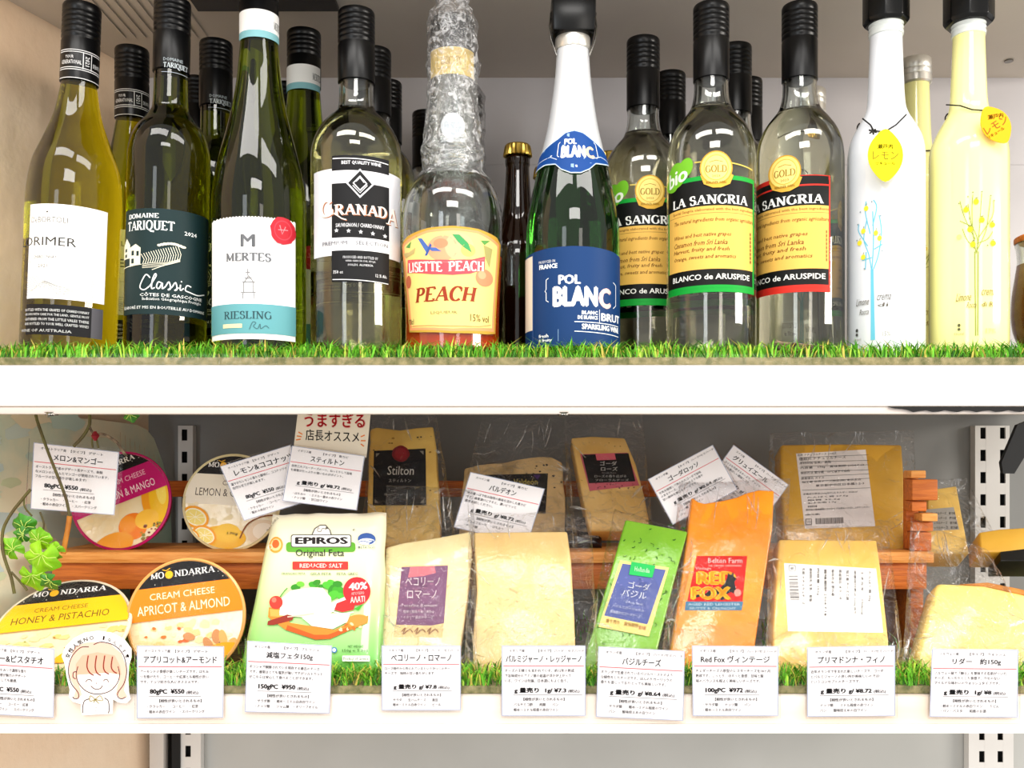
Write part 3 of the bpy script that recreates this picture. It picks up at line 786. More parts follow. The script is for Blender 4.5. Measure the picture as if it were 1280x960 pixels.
# 4 --- Granada
cx = 445.5
gra = Bottle('wine_bottle', 'clear glass bottle with black and silver GRANADA label, front row', cx, .82,
    [(60, 21), (107, 21.5), (130, 22), (140, 25), (150, 35), (160, 44), (172, 51), (188, 56), (205, 57), (451, 57)], 'clear_glass', 'wine bottles in the front row', hollow=.0026, fill=140, wine='straw_wine')
gra.cap(15, 106, 23.2)
c = gra.cv(57 * gra.k); K = '#121214'; S = '#e9e9ec'
c.rect('#d4d4d8', 393, 210, 500, 319); c.rect(K, 415, 194, 486, 214); c.line('#f4f4f4', [(416, 197.5), (485, 199.5)], 1)
c.rect('#f4f4f6', 415, 213, 486, 228); c.rect(K, 415, 229, 486, 299); c.rect('#f1f1f3', 415, 297, 486, 313); c.rect(K, 415, 313, 486, 352); c.line('#f0f0f0', [(416, 349), (485, 351.5)], .9)
c.text('BEST QUALITY WINE', S, 427, 201, 476, 206, bold=.03)
for k, r_ in enumerate((17, 14.6, 9, 7.2)):
    c.poly(('#e9e9ec', K, '#e9e9ec', K)[k], [(450, 229 - r_ * 1.08), (450 + r_ * 1.02, 229), (450, 229 + r_ * 1.08), (450 - r_ * 1.02, 229)])
c.line(S, [(441, 232), (450, 241), (459, 231)], 1); c.line(S, [(445, 227), (450, 222), (455, 228)], 1)
for key, o_ in (('#a8643c', 1.0), ('#f2e9df', 0)):
    c.text('G', key, 400 + o_, 249 + o_, 417 + o_, 270 + o_, font='s', bold=.05); c.text('RANAD', key, 418 + o_, 255 + o_, 483 + o_, 269 + o_, font='s', bold=.04)
    c.text('A', key, 482 + o_, 254 + o_, 496 + o_, 276 + o_, font='s', bold=.05)
    c.line(key, [(418 + o_, 266 + o_), (427 + o_, 273 + o_), (433 + o_, 275 + o_)], 1.4)
c.text('SAUVIGNON / CHARDONNAY', S, 420, 279, 480, 284, bold=.02)
for k in range(5):
    x, y = 421 + k * 14.9, 288 + k * .9
    c.poly(S, [(x + 3.0 * (1 if i % 2 == 0 else .42) * math.sin(i * PI / 5), y - 3.0 * (1 if i % 2 == 0 else .42) * math.cos(i * PI / 5)) for i in range(10)])
c.text('PREMIUM    SELECTION', '#78787e', 404, 301, 484, 306)
for k, s_ in enumerate(('PRODUCED AND BOTTLED BY', 'VIÑA GARCÍA DEL RÍOJA', 'SOLDI. ALMERÍA')): c.text(s_, S, 429 + k * 3, 320 + k * 4.6, 472 - k * 3, 323.3 + k * 4.6)
c.text('750 cc', S, 417, 338, 429, 342, bold=.02); c.text('12 % Alc.', S, 469, 341, 483, 345, bold=.02)
gra.wrap(c, 'front_label')

# 5 --- Peach liqueur with cling film over the neck
cx = 565.5
pea = Bottle('liqueur_bottle', 'clear peach liqueur bottle with orange PEACH label and crumpled cling film over its neck', cx, .82,
    [(50, 24), (90, 26), (110, 27), (150, 30), (180, 33), (190, 36), (197, 33), (204, 36), (211, 33), (218, 37), (228, 46), (240, 54), (256, 60), (280, 63), (310, 62.5), (400, 58.5), (451, 55)], 'clear_glass', 'liqueur bottles', hollow=.003, fill=318, wine='peach_liqueur')
pea.cap(26, 57, 27.5, 'cap_plastic', 'bottle_cap', False)
c = pea.cv(27.5 * pea.k)
c.rect('#d9bd6a', cx - 26.5, 58, cx + 26.5, 92); c.frame('#a88a34', cx - 18, 66, cx + 16, 84, .8)
for k in range(3): c.line('#a88a34', [(cx - 27, 60 + k * 2), (cx + 27, 60 + k * 2)], .6)
c.text('LISETTE', '#a07a20', cx - 14, 70, cx + 12, 80, font='s')
pea.wrap(c, 'neck_band', r=27.5 * pea.k, label='gold paper neck band')
c = pea.cv(31 * pea.k); c.ell('#dfe6ea', 566, 158, 14, 16); c.ell('#c6d0d6', 566, 158, 10, 12); c.line('#eef2f4', [(560, 150), (566, 166), (572, 150)], 1.4); c.rect('#e6ecef', 553, 172, 580, 178)
pea.wrap(c, 'embossed_medallion', r=33 * pea.k, off=.0004)
c = pea.cv(62 * pea.k)
c.poly('#c79a3a', [(502, 296), (510, 289), (535, 284), (566, 282.5), (597, 284), (620, 289), (625, 296), (622, 412), (610, 415), (566, 416), (520, 413), (509, 411)])
c.poly('#f6a06a', [(504, 297), (535, 286.5), (566, 285), (597, 286.5), (623, 297), (620, 410), (566, 413.5), (510, 409)])
c.poly('#f8da82', [(506, 300), (535, 290), (566, 288.5), (597, 290), (621, 300), (617.5, 406), (566, 410), (512, 406)])
c.ell('#f3a078', 553, 310, 19, 16); c.ell('#f6b48a', 574, 308, 18, 17); c.ell('#ee8a66', 551, 304, 9, 6); c.ell('#f2c06a', 585, 312, 9, 8)
c.poly('#3f9a5a', [(565, 293), (574, 293), (585, 303), (590, 315), (580, 309), (572, 302)]); c.poly('#5a9a4a', [(508, 302), (515, 297), (513, 305)]); c.poly('#5a9a4a', [(600, 298), (612, 296), (605, 303)])
c.poly('#4a6ab0', [(523, 295), (528, 296), (537, 309), (534, 316)]); c.poly('#4a6ab0', [(534, 308), (545, 309), (552, 314), (540, 313)]); c.poly('#3a5aa0', [(531, 318), (538, 303), (540, 306), (534, 318)])
c.poly('#c8b070', [(505, 308), (512, 310), (520, 306), (518, 313), (508, 316)]); c.poly('#a8a060', [(604, 303), (615, 306), (612, 330), (607, 320)])
c.ell('#f08c64', 606, 344, 11, 11); c.ell('#f5a97e', 603, 341, 5, 5); c.ell('#c86a4a', 510, 347, 3, 8)
c.poly('#e4505a', [(510, 319), (540, 324), (566, 325), (590, 323), (606, 317), (606, 333), (588, 341), (566, 343.5), (540, 342), (509, 335)])
c.poly('#ec6a6c', [(511, 321), (540, 326), (566, 327), (590, 325), (605, 319.5), (605, 322), (566, 329), (511, 323)])
c.text('LISETTE', '#fff4ea', 511, 325, 553, 338, font='s', bold=.05, slope=.07); c.text('PEACH', '#fff4ea', 560, 325, 605, 338, font='s', bold=.05, slope=-.07)
c.text('PEACH', '#96341a', 517, 357, 594, 376, font='s', shear=.2, bold=.04)
c.text('LIQUEUR', '#9a8a58', 537, 388, 572, 392); c.text('70cl', '#6a5a30', 509, 395, 515, 402, font='n'); c.text('15% vol', '#6a5a30', 589, 391, 613, 400)
c.line('#e88a5a', [(510, 404), (540, 406), (566, 407), (600, 406), (616, 402)], .8, smooth=3)
pea.wrap(c, 'front_label', conic=True, cuty=14)
# film
mb = MB(); n = 64; rows = 44
for j in range(rows + 1):
    py = 228 - j * (228 - 2) / rows; z = pea.z(py)
    base_r = max(pea.rz(z), 27.5 * pea.k if py < 95 else 0) + .0012
    if py < 25: base_r = (30 - (25 - py) * .75) * pea.k * (.9)
    for i in range(n):
        a = 2 * PI * i / n
        nz = noise.noise(Vector((math.cos(a) * 3, math.sin(a) * 3, j * .35))) + .7 * noise.noise(Vector((math.cos(a) * 8, math.sin(a) * 8, j * .8)))
        r = max(base_r + .0018 * (nz + .7) + (.004 * abs(nz) if py < 25 else 0), base_r)
        mb.v.append(Vector((pea.X + r * math.cos(a), pea.d + r * math.sin(a), z)))
for j in range(rows):
    for i in range(n):
        a, b = j * n + i, j * n + (i + 1) % n; mb.f.append([a, b, b + n, a + n]); mb.m.append('film_crumple')
pea.t.part('cling_film', mb, smooth=180, label='crumpled clear cling film')
mb = MB(); rr_ = random.Random(2)
for k in range(26):
    a = rr_.uniform(0, 2 * PI); p0 = Vector((pea.X + .010 * math.cos(a), pea.d + .010 * math.sin(a), pea.z(12)))
    l = rr_.uniform(.012, .024); dv = Vector((.35 * math.cos(a), .35 * math.sin(a), 1)) * l; sd = Vector((-math.sin(a), math.cos(a), 0)) * rr_.uniform(.003, .007)
    mb.add([p0 - sd, p0 + sd, p0 + dv * .6 + sd * 1.2, p0 + dv + sd * .3, p0 + dv * .8 - sd], [(0, 1, 2, 3, 4)], 'film_crumple')
pea.t.part('film_tuft', mb, smooth=0)

# 6 --- sparkling wine
cx = 716
pol = Bottle('sparkling_wine_bottle', 'dark green sparkling wine bottle with blue POL BLANC label and silver neck foil', cx, .82,
    [(30, 18), (62, 19.5), (100, 22), (140, 27.5), (165, 32), (190, 38), (215, 44.5), (240, 50.5), (265, 55.5), (290, 58.5), (310, 59), (451, 59)], 'deep_green_glass', 'sparkling wine bottles')
mb = MB(); pr = [(pol.rz(z) + .0004, z) for z in [pol.z(y) for y in range(196, 50, -6)]]
pol.t.part('neck_foil', mb.lathe(pr, 'silver_foil', (pol.X, pol.d, 0), 56, close=False), label='silver white neck foil')
mb = MB().lathe([(.0142, pol.z(64)), (.0148, pol.z(62)), (.0146, pol.z(50)), (.0142, pol.z(47))], 'silver_cap', (pol.X, pol.d, 0), 36); pol.t.part('clamp_ring', mb)
mb = MB(); x_, k_ = pol.X, pol.k
mb.hexa([(x_ - 26.5 * k_, pol.d - .0175, pol.z(49)), (x_ + 26.5 * k_, pol.d - .0175, pol.z(49)), (x_ + 26.5 * k_, pol.d + .0175, pol.z(49)), (x_ - 26.5 * k_, pol.d + .0175, pol.z(49)),
         (x_ - 27.5 * k_, pol.d - .0185, pol.z(2)), (x_ + 27.5 * k_, pol.d - .0185, pol.z(2)), (x_ + 27.5 * k_, pol.d + .0185, pol.z(2)), (x_ - 27.5 * k_, pol.d + .0185, pol.z(2))], 'cap_plastic')
mb.box(x_ - 29 * k_, pol.d - .010, pol.z(26), x_ + 29 * k_, pol.d + .010, pol.z(17), 'cap_plastic')
pol.t.part('clamp_stopper', mb, bevel=.003)
for sgn in (-1, 1):
    mb = MB().tube([(x_ + sgn * 28 * k_, pol.d, pol.z(20)), (x_ + sgn * 29.5 * k_, pol.d - .003, pol.z(35)), (x_ + sgn * 27.5 * k_, pol.d - .005, pol.z(52)), (x_ + sgn * 22.5 * k_, pol.d - .006, pol.z(68)), (x_ + sgn * 20.5 * k_, pol.d - .006, pol.z(73))], .0007, 'wire_metal'); pol.t.part('wire', mb)
Bl = '#083f84'; Wh = '#f2f5f7'
c = pol.cv(41 * pol.k)
def collar(g):
    top = [(670 - g, 188 - g), (684, 179 - g), (696, 172 - g), (706, 164.5 - g), (718, 162 - g), (730, 164.5 - g), (741, 172 - g), (750, 179 - g), (764 + g, 187 - g)]
    bot = [(764 + g, 196 + g), (750, 201 + g), (741, 203 + g), (733, 212 + g), (724, 217.5 + g), (714, 217.5 + g), (704, 212 + g), (697, 204 + g), (686, 202 + g), (670 - g, 205 + g)]
    return top + bot
c.poly('#dfe6ec', collar(1.6)); c.poly('#8aa8c8', collar(.9)); c.poly(Bl, collar(0))
c.line('#c8d4e0', [(672, 197), (690, 194), (698, 199)], .8); c.line('#c8d4e0', [(738, 198), (748, 193), (762, 195)], .8)
c.text('POL', Wh, 705, 172, 721, 180, bold=.06); c.text('BLAN', Wh, 702, 181, 731, 198, bold=.08); c.text('C', '#f3c9a0', 731, 182, 741, 198, bold=.08)
c.line(Wh, [(700, 176), (698, 178), (698, 194), (700, 196)], .8); c.line(Wh, [(743, 175), (745, 178), (745, 194), (743, 197)], .8)
pol.wrap(c, 'collar_label', conic=True, cuty=6, off=.0012, label='blue white-edged collar label')
c = pol.cv(59 * pol.k)
c.poly('#0a3568', [(656.5, 313), (667, 310), (690, 308), (716, 307.5), (742, 308), (764, 310), (774.5, 313), (774.5, 432), (656.5, 432)])
c.rect('#e9dccb', 656.6, 314, 666, 409); c.rect('#33518a', 666, 312, 667, 432)
c.text('PRODUCED IN', Wh, 674, 323, 694, 326.5, bold=.01); c.text('FRANCE', Wh, 674.5, 328, 697, 334, bold=.05)
c.text('POL', Wh, 698, 343, 726, 355, bold=.05); c.text('BLAN', Wh, 691, 357, 747, 383, bold=.07, res=3)
for k, col_ in enumerate(('#f7e9e4', '#f0c4bc', '#e9b9b4')): pass
c.text('C', '#f3c6bf', 748, 358, 763, 384, bold=.07, res=3)
c.line(Wh, [(686, 346), (683, 348), (683, 360), (681.5, 362), (683, 364), (683, 374), (686, 376)], .9); c.line(Wh, [(766, 349), (769, 352), (769, 378), (766, 382)], .9)
c.text('BLANC', Wh, 727, 388, 747, 393, bold=.07); c.text('DE BLANCS', Wh, 722, 394, 747, 399, bold=.07); c.line(Wh, [(749, 386), (749, 402)], .7); c.text('BRUT', Wh, 751, 390, 773, 400, bold=.04)
c.line(Wh, [(718, 402), (772, 404)], .9); c.text('SPARKLING WINE', Wh, 727, 405, 772, 412, bold=.06, slope=.02); c.line(Wh, [(718, 414), (772, 417)], .9)
c.text('fresh', Wh, 674, 416, 686, 420.5, bold=.03); c.text('& fruity', Wh, 674, 422, 690.5, 427, bold=.03); c.line('#7fa0c4', [(698, 411), (698, 426)], .7)
pol.wrap(c, 'front_label')

# 7,8,9 --- sangria bottles
def sangria(cx, d, label, edge, gold=True, shift=0., bio=True, scale=1.0):
    """drawn at the front-row size, in pixels about 889; copies move it"""
    b = Bottle('sangria_bottle', label, cx, d, [(60, 20.5), (103, 21.5), (118, 22), (130, 24), (140, 28), (152, 38), (165, 47), (180, 53), (196, 55.5), (215, 56), (451, 56)],
               'clear_glass', 'white sangria bottles', hollow=.0024, fill=136 if edge != '#d02c20' else 143, wine='sangria_wine')
    b.cap(8, 103, 22.8)
    c = b.cv(56 * b.k); q = cx - 889 + shift; K = '#0a0b0a'; Y = '#eab858'; br = '#8a5a2a'
    x0, x1 = 836 + q, 942 + q
    x0 = max(x0, cx - 54)
    c.rect(edge, x0, 219, x1, 357 + 8); c.rect(K, x0, 224.5, x1 - 1.5, 257)
    if bio: c.line('#c9b450', [(868 + q, 201), (900 + q, 202), (940 + q, 207)], 1.6)
    if edge == '#d02c20': c.rect(K, max(cx - 54, 890 + q), 222 - 2, x1 - 2, 230); c.line(edge, [(x0, 233), (x1, 231)], 2); c.rect(K, x0, 235, x1 - 2, 259)
    c.rect(Y, x0 + 1.5, 257, x1 - 2, 336); c.line(br, [(x0 + 2, 266), (x1 - 2, 266)], .5); c.rect(K, x0, 336, x1 - 2, 356); c.rect('#109a34' if edge != '#d02c20' else edge, x0, 356, x1 - 1, 359.5)
    def tx(s_, key, a, y0, b_, y1, **kw):
        a, b_ = a + q, b_ + q
        lim = cx - 54
        if a >= lim: c.text(s_, key, a, y0, b_, y1, **kw)
        else:
            n = len(s_); keep = int(n * (b_ - lim) / (b_ - a)); s2 = s_[n - keep:].strip()
            if s2: c.text(s2, key, lim, y0, b_, y1, **kw)
    tx('LA SANGRIA', '#f6f4ee', 842, 243, 934, 255, font='s', bold=.03)
    tx('Special Sangria elaborated with the best ingredients', br, 842, 259.5, 940, 264)
    for k, (s_, w_) in enumerate((('The natural ingredients from organic agriculture', 97), ('', 0), ('Wines and best native grapes', 70), ('Cinnamon from Sri Lanka', 66), ('Harvest, fruity and fresh', 68), ('Orange, sweets and aromatics', 76))):
        if s_: tx(s_, '#7a4a1c', 843, 271.5 + k * 9.2, 843 + w_, 278 + k * 9.2, shear=.25)
    tx('BLANCO de ARUSPIDE', '#f4f2ec', 842, 342, 936, 349, bold=.02)
    for k in range(8): c.rect(br, 936.5 + q, 288 + k * 5, 938 + q, 291.5 + k * 5)
    b.wrap(c, 'front_label')
    if bio:
        c = b.cv(56 * b.k); c.clip = None
        for (ex, ey, rx, ry, ro) in ((847, 212, 10, 16, 0), (857, 206, 9, 13, 20), (842, 222, 7, 10, 0)): c.ell('#72b82a', ex + cx - 889, ey, rx, ry, rot=ro)
        c.text('bio', '#f2f8e8', 838 + cx - 889, 205, 860 + cx - 889, 224, bold=.03, slope=-.2)
        b.wrap(c, 'bio_sticker', label='green leaf-shaped bio sticker', off=.0007)
    if gold:
        gx = cx + (6 if bio else -18); gy = 210 if bio else 213
        c = b.cv(56 * b.k)
        c.poly('#d9a83e', [(gx - 19, gy + 9), (gx - 10, gy + 5), (gx + 12, gy + 5), (gx + 21, gy + 9), (gx + 17, gy + 20), (gx + 6, gy + 25), (gx - 4, gy + 25), (gx - 15, gy + 20)])
        c.ell('#c8962c', gx, gy, 20, 21); c.ell('#f0cf6e', gx, gy, 18.4, 19.4); c.ell('#d4a43a', gx, gy, 15, 16); c.ell('#f3d67c', gx, gy, 14, 15)
        c.text('GOLD', '#8a6414', gx - 13, gy - 3, gx + 13, gy + 6, font='s'); c.text('2023', '#a07a24', gx - 5, gy + 9, gx + 5, gy + 12); c.line('#a07a24', [(gx - 8, gy - 7), (gx, gy - 9), (gx + 8, gy - 7)], .8)
        c.text('BERLINER WEIN', '#8a6414', gx - 12, gy + 17, gx + 12, gy + 20)
        b.wrap(c, 'gold_medal_sticker', label='round gold medal sticker', off=.0012)
    return b
sa1 = sangria(889, .82, 'clear LA SANGRIA bottle with green-edged yellow label and gold medal at its centre, front row', '#109a34')
sa2 = sangria(999.5, .836, 'clear LA SANGRIA bottle with red-edged label, beside the white lemon bottle', '#d02c20', shift=-15, bio=False)

# 10,11 --- lemon cream bottles
def lemon(cx, label, m, body_hw, tree, tagrot, hexhw):
    b = Bottle('lemon_liqueur_bottle', label, cx, .82, [(44, 20.5), (60, 21), (100, 22.5), (132, 24.5), (145, 28.5), (160, 37.5), (172, 44), (186, body_hw - 1.5), (205, body_hw), (451, body_hw)], m, 'lemon cream bottles')
    p = [(19 * b.k, b.z(47)), (22 * b.k, b.z(46))]
    for y in (42, 37, 32, 27, 22): p += [(22.5 * b.k, b.z(y)), (21.2 * b.k, b.z(y - 2)), (21.2 * b.k, b.z(y - 3))]
    b.t.part('threaded_neck', MB().lathe(p, '@d9dedb', (b.X, b.d, 0), 40), smooth=50)
    b.t.part('neck_lining', MB().lathe([(18.5 * b.k, b.z(45)), (18.5 * b.k, b.z(20))], m, (b.X, b.d, 0), 32))
    mb = MB(); r0, r1 = hexhw * b.k, (hexhw - 3) * b.k; z0, z1 = b.z(32), b.z(-28)
    vs = []
    for z, r in ((z0, r1), (z0 + .003, r0), (z1 - .003, r0), (z1, r1)):
        for i in range(8): vs.append((b.X + r * math.cos(PI / 8 + i * PI / 4), b.d + r * math.sin(PI / 8 + i * PI / 4), z))
    fs = [(j * 8 + i, j * 8 + (i + 1) % 8, j * 8 + 8 + (i + 1) % 8, j * 8 + 8 + i) for j in range(3) for i in range(8)] + [tuple(range(7, -1, -1)), tuple(range(24, 32))]
    b.t.part('pourer_cap', mb.add(vs, fs, 'cap_plastic'), bevel=.0008, smooth=25)
    c = b.cv(body_hw * b.k); tree(c); b.wrap(c, 'printed_artwork', conic=True)
    return b
def tree1(c):
    t = '#6cc0d8'
    c.poly(t, [(1088.5, 335), (1092, 335), (1094, 424), (1088.5, 424)])
    for q in ([(1090, 338), (1086, 315), (1080, 295), (1084, 270)], [(1090, 338), (1092, 300), (1091, 262)], [(1092, 335), (1098, 318), (1102, 290), (1099, 268)], [(1090, 320), (1078, 322)], [(1085, 305), (1074, 285), (1074, 275)], [(1093, 310), (1103, 305)], [(1088, 290), (1082, 262), (1083, 248)], [(1091, 280), (1096, 258), (1092, 248)], [(1083, 312), (1082, 334)]):
        c.line(t, q, 1.3, smooth=4)
    for (x, y) in ((1083, 257), (1079.5, 285), (1095, 290), (1099.5, 297), (1075, 299), (1079.5, 318)): c.ell('#f0dd3c', x, y, 2.8, 3.3); c.line('#7a8a3a', [(x, y - 3.5), (x + 1, y - 6)], .7)
    for (x, y) in ((1073, 275), (1101, 269), (1076, 260), (1090, 250), (1103, 313), (1081, 333), (1072, 295)): c.ell('#8a9aa0', x, y, .9)
    tx = '#6c665e'
    c.text('Limone', tx, 1071, 370, 1086, 379, shear=.2); c.text('crema', tx, 1096, 368, 1113, 375, shear=.2); c.text('Rocca', tx, 1075, 384, 1086, 391, shear=.2); c.text('di', tx, 1096, 378, 1110, 383, shear=.2)
    c.ell('#4a4a48', 1072, 410, 1.5, 2.2); c.ell('#4a4a48', 1072, 415.5, 1.5, 1.8); c.text('15%', '#b8b4ac', 1103, 414, 1113, 420); c.text('500ml', '#b8b4ac', 1068, 420, 1077, 423)
def tree2(c):
    t = '#8a9838'
    c.line(t, [(1218.5, 315), (1219.5, 420)], 1.1); c.line(t, [(1222.5, 315), (1222, 420)], 1.1)
    for q in ([(1220, 318), (1222, 300), (1214, 280), (1210, 255)], [(1220, 316), (1216, 290), (1215, 262), (1216, 244)], [(1221, 316), (1224, 290), (1226, 260), (1227, 243)], [(1222, 312), (1232, 290), (1236, 265), (1238, 248)], [(1219, 312), (1209, 300), (1203, 285)], [(1221, 305), (1234, 300), (1241, 290)], [(1219, 300), (1206, 272), (1200, 250)], [(1223, 298), (1240, 272), (1242, 253)], [(1217, 285), (1200, 275)]):
        c.line(t, q, .8, smooth=4)
    for (x, y) in ((1207.5, 262), (1220, 253), (1212.5, 287), (1227, 276), (1240, 282), (1216, 306), (1241, 305)): c.ell('#f0cf1e', x, y, 3.4, 3.6); c.line('#5a6a2a', [(x - 1, y - 4), (x + 2, y - 5)], .9)
    c.ell('#d8e87a', 1199, 295, 3, 3)
    for (x, y) in ((1216, 241), (1227, 241), (1238, 246), (1242, 252), (1210, 246), (1199, 253), (1212, 273), (1234, 308)): c.ell('#7a8a50', x, y, .9)
    tx = '#8a7434'
    c.text('Limone', tx, 1195, 366, 1213, 376, shear=.2); c.text('crema', tx, 1226, 363, 1242, 370, shear=.2); c.text('Rocca', tx, 1208, 378, 1220, 385, shear=.2); c.text('di R.', tx, 1226, 378, 1242, 384, shear=.2)
    c.ell('#5a5a3a', 1199, 406, 1.8, 2); c.ell('#5a5a3a', 1199, 411, 1.8, 1.6); c.text('17%', '#c4b88a', 1232, 411, 1244, 417); c.text('500ml', '#c4b88a', 1193, 415, 1205, 418)
le1 = lemon(1107.5, 'white glazed lemon liqueur bottle with yellow lemon-shaped tag and pale blue tree', 'milk_white', 49.5, tree1, 0, 30)
le2 = lemon(1210.8, 'pale yellow lemon liqueur bottle with orange-yellow tag and green tree', 'milk_yellow', 51, tree2, 30, 33)
def tag(b, col, cxp, cyp, L, W_, rot, knot, ends):
    k = (b.d - .032) / F; y_ = b.d - .0395 if b is le1 else b.d - .036
    t = T('lemon_tag', 'yellow lemon-shaped card tag tied round the white bottle neck' if b is le1 else 'orange-yellow lemon-shaped card tag tied round the yellow bottle neck', 'tag', P(cxp, cyp + L / 2, y_))
    def outline(s_=1.):
        o = []
        for i in range(32):
            a = 2 * PI * i / 32; sn = math.sin(a)
            x, y = W_ / 2 * math.cos(a), L / 2 * (.84 * sn + .16 * sn ** 9)
            c_, q = math.cos(math.radians(rot)), math.sin(math.radians(rot)); o.append((cxp + x * c_ - y * q, cyp + x * q + y * c_))
        return o
    o = outline(); n = len(o); mb = MB()
    mb.v = [P(x, y, y_) for x, y in o] + [P(x, y, y_) + Vector((0, .0007, 0)) for x, y in o]
    mb.f = [list(range(n)), list(range(n, 2 * n))[::-1]] + [[i, n + i, n + (i + 1) % n, (i + 1) % n] for i in range(n)]; mb.m = [col] * (n + 2)
    t.part('card', mb, smooth=0)
    c = Cv(); dk = '#7a6a04' if b is le1 else '#8a4e04'
    c.text('瀬戸内', dk, cxp - 12, cyp - 14, cxp + 11, cyp - 8, rot=rot * .3, keep=True); c.text('レモン', dk,  cxp - 16, cyp - 5, cxp + 16, cyp + 5, rot=rot); c.text('リキュール', dk, cxp - 12, cyp + 8, cxp + 12, cyp + 12, rot=rot)
    t.part('printed_text', c.mesh(lambda x, y, o_: P(x, y, y_ - .0002 - o_)), smooth=0)
    # string: a loop round the shoulder, plus ties
    mb = MB(); pts = []
    zc = b.z(knot); 
    for i in range(25):
        a = PI * i / 24; z = zc + .003 * math.sin(a) * (-1) + .0015 * math.cos(a)
        r = b.rz(z) + .001; pts.append((b.X + r * math.cos(a), b.d + r * math.sin(a), z))
    mb.tube(pts, .0006, '#1c1a18', 6, cap=False)
    fine = [(p_[0] + (q_[0] - p_[0]) * j / 4, p_[1] + (q_[1] - p_[1]) * j / 4) for p_, q_ in zip(ends, ends[1:]) for j in range(4)] + [ends[-1]]
    def front(x, y):
        r = b.rz(EYE + (583 - y) * (b.d - .025) / F) + .0012; dp = b.d - r
        for _ in range(4):
            dx = (x - 640) / F * dp - b.X; dp = b.d - math.sqrt(max(r * r - dx * dx, 0))
        return P(x, y, dp)
    mb.tube([front(*q) for q in fine], .0006, '#1c1a18', 6)
    t.part('string', mb)
    if b is le1:
        mb = MB(); kx, ky = 1091, 164
        for a in range(0, 360, 60): mb.tube([P(kx, ky, y_ - .002), P(kx + 5 * math.cos(math.radians(a + 20)), ky + 4 * math.sin(math.radians(a + 20)), y_ - .003)], .0007, '#1c1a18', 6)
        t.part('knot', mb)
tag(le1, '#efdc08', 1107, 194, 66, 44, 0, 152, [(1078, 148), (1088, 156), (1092, 163), (1105, 165), (1120, 156), (1133, 143)])
tag(le2, '#e6a606', 1245, 156, 52, 36, -32, 140, [(1183, 131), (1200, 132), (1215, 137), (1228, 138), (1240, 137)])

# amber jar at the right edge
cx = 1316
jar = Bottle('glass_jar', 'amber-filled curvy glass jar cut off by the right edge of the photo', cx, .86, [(303, 49), (312, 47), (325, 46), (345, 49), (370, 53), (395, 54), (415, 51), (430, 45), (446, 38)], 'clear_glass', hollow=.003, fill=330, wine='amber_food', cat='jar')
jar.t.part('jar_lid', MB().lathe([(49 * jar.k, jar.z(303)), (50 * jar.k, jar.z(301)), (50 * jar.k, jar.z(296)), (46 * jar.k, jar.z(294))], 'wood', (jar.X, jar.d, 0), 40), bevel=.0005)

# beer bottle with crown cap
BE = Bottle('beer_bottle', 'dark brown bottle with gold crown cap, right behind the peach liqueur bottle', 647, .93,
    [(196, 13.5), (200, 15.5), (206, 15.5), (210, 14.5), (250, 17), (275, 20), (295, 27), (310, 33), (330, 35.5), (451, 35.5)], 'brown_glass', 'small brown bottles with gold crown caps')
mb = MB(); n = 42; k = BE.k
for (r, y, wv) in ((15.2, 182, 0), (16.4, 184, .0), (16.6, 190, .05), (17.2, 196, .07), (15, 196.5, .0)):
    for i in range(n): 
        rr = r * k * (1 + wv * (1 if i % 2 else -1)); mb.v.append(Vector((BE.X + rr * math.cos(2 * PI * i / n), BE.d + rr * math.sin(2 * PI * i / n), BE.z(y))))
mb.f = [[j * n + i, j * n + (i + 1) % n, j * n + n + (i + 1) % n, j * n + n + i] for j in range(4) for i in range(n)] + [list(range(n))]; mb.m = ['gold_cap'] * len(mb.f)
BE.t.part('crown_cap', mb, smooth=25)
c = BE.cv(35.5 * BE.k); c.rect('#16120e', 620, 330, 674, 420); c.text('BEER', '#c8b070', 630, 345, 664, 360, font='s'); BE.wrap(c, 'front_label') if False else None

def again(b, px, d, label, group=None):
    c = copy_tree(b.t.e); c.location = Vector(((px - 640) / F * d, d, BZ)); c.rotation_euler = (0, 0, R.uniform(-.25, .25)); c['label'] = label
    if group: c['group'] = group
    return c
g2 = 'bottles in the rows behind'
again(lor, 165, .905, 'olive wine bottle with printed black cap, behind the two leftmost front bottles', g2)
again(tar, 270, .90, 'dark TARIQUET bottle behind, seen between the teal label bottle and the riesling', g2).rotation_euler = (0, 0, 0)
again(tar, 247, .985, 'third dark TARIQUET bottle, almost hidden behind the second one', g2)
again(mer, 380, .93, 'second RIESLING bottle, just right behind the front riesling neck', g2).rotation_euler = (0, 0, -.35)
again(tar, 358, 1.0, 'dark capped bottle deepest behind the riesling neck', g2)
again(gra, 468, .897, 'second clear GRANADA bottle, directly behind the front one', g2)
again(gra, 483, .972, 'third clear GRANADA bottle, two rows behind the front one', g2)
again(gra, 533, 1.055, 'capped bottle at the back, left of the film-wrapped neck', g2)
again(pea, 580, .985, 'second film-wrapped peach liqueur bottle behind the front one', g2)
again(sa1, 804, .885, 'green-edged LA SANGRIA bottle set back, between the blue label bottle and front sangria', g2).rotation_euler = (0, 0, .12)
again(sa1, 838, .962, 'sangria bottle behind, right of the bio sticker bottle', g2)
again(sa1, 919, .899, 'sangria bottle behind the gap between the two front sangria bottles', g2)
again(sa1, 934, .978, 'deepest sangria bottle in the gap between the front sangria bottles', g2)
again(BE, 683, 1.0, 'brown crown-capped bottle peeping out left of the silver neck foil')
again(BE, 762, .955, 'brown crown-capped bottle just right of the silver neck foil')
again(BE, 967, 1.06, 'brown crown-capped bottle seen through the red-edged sangria bottle')
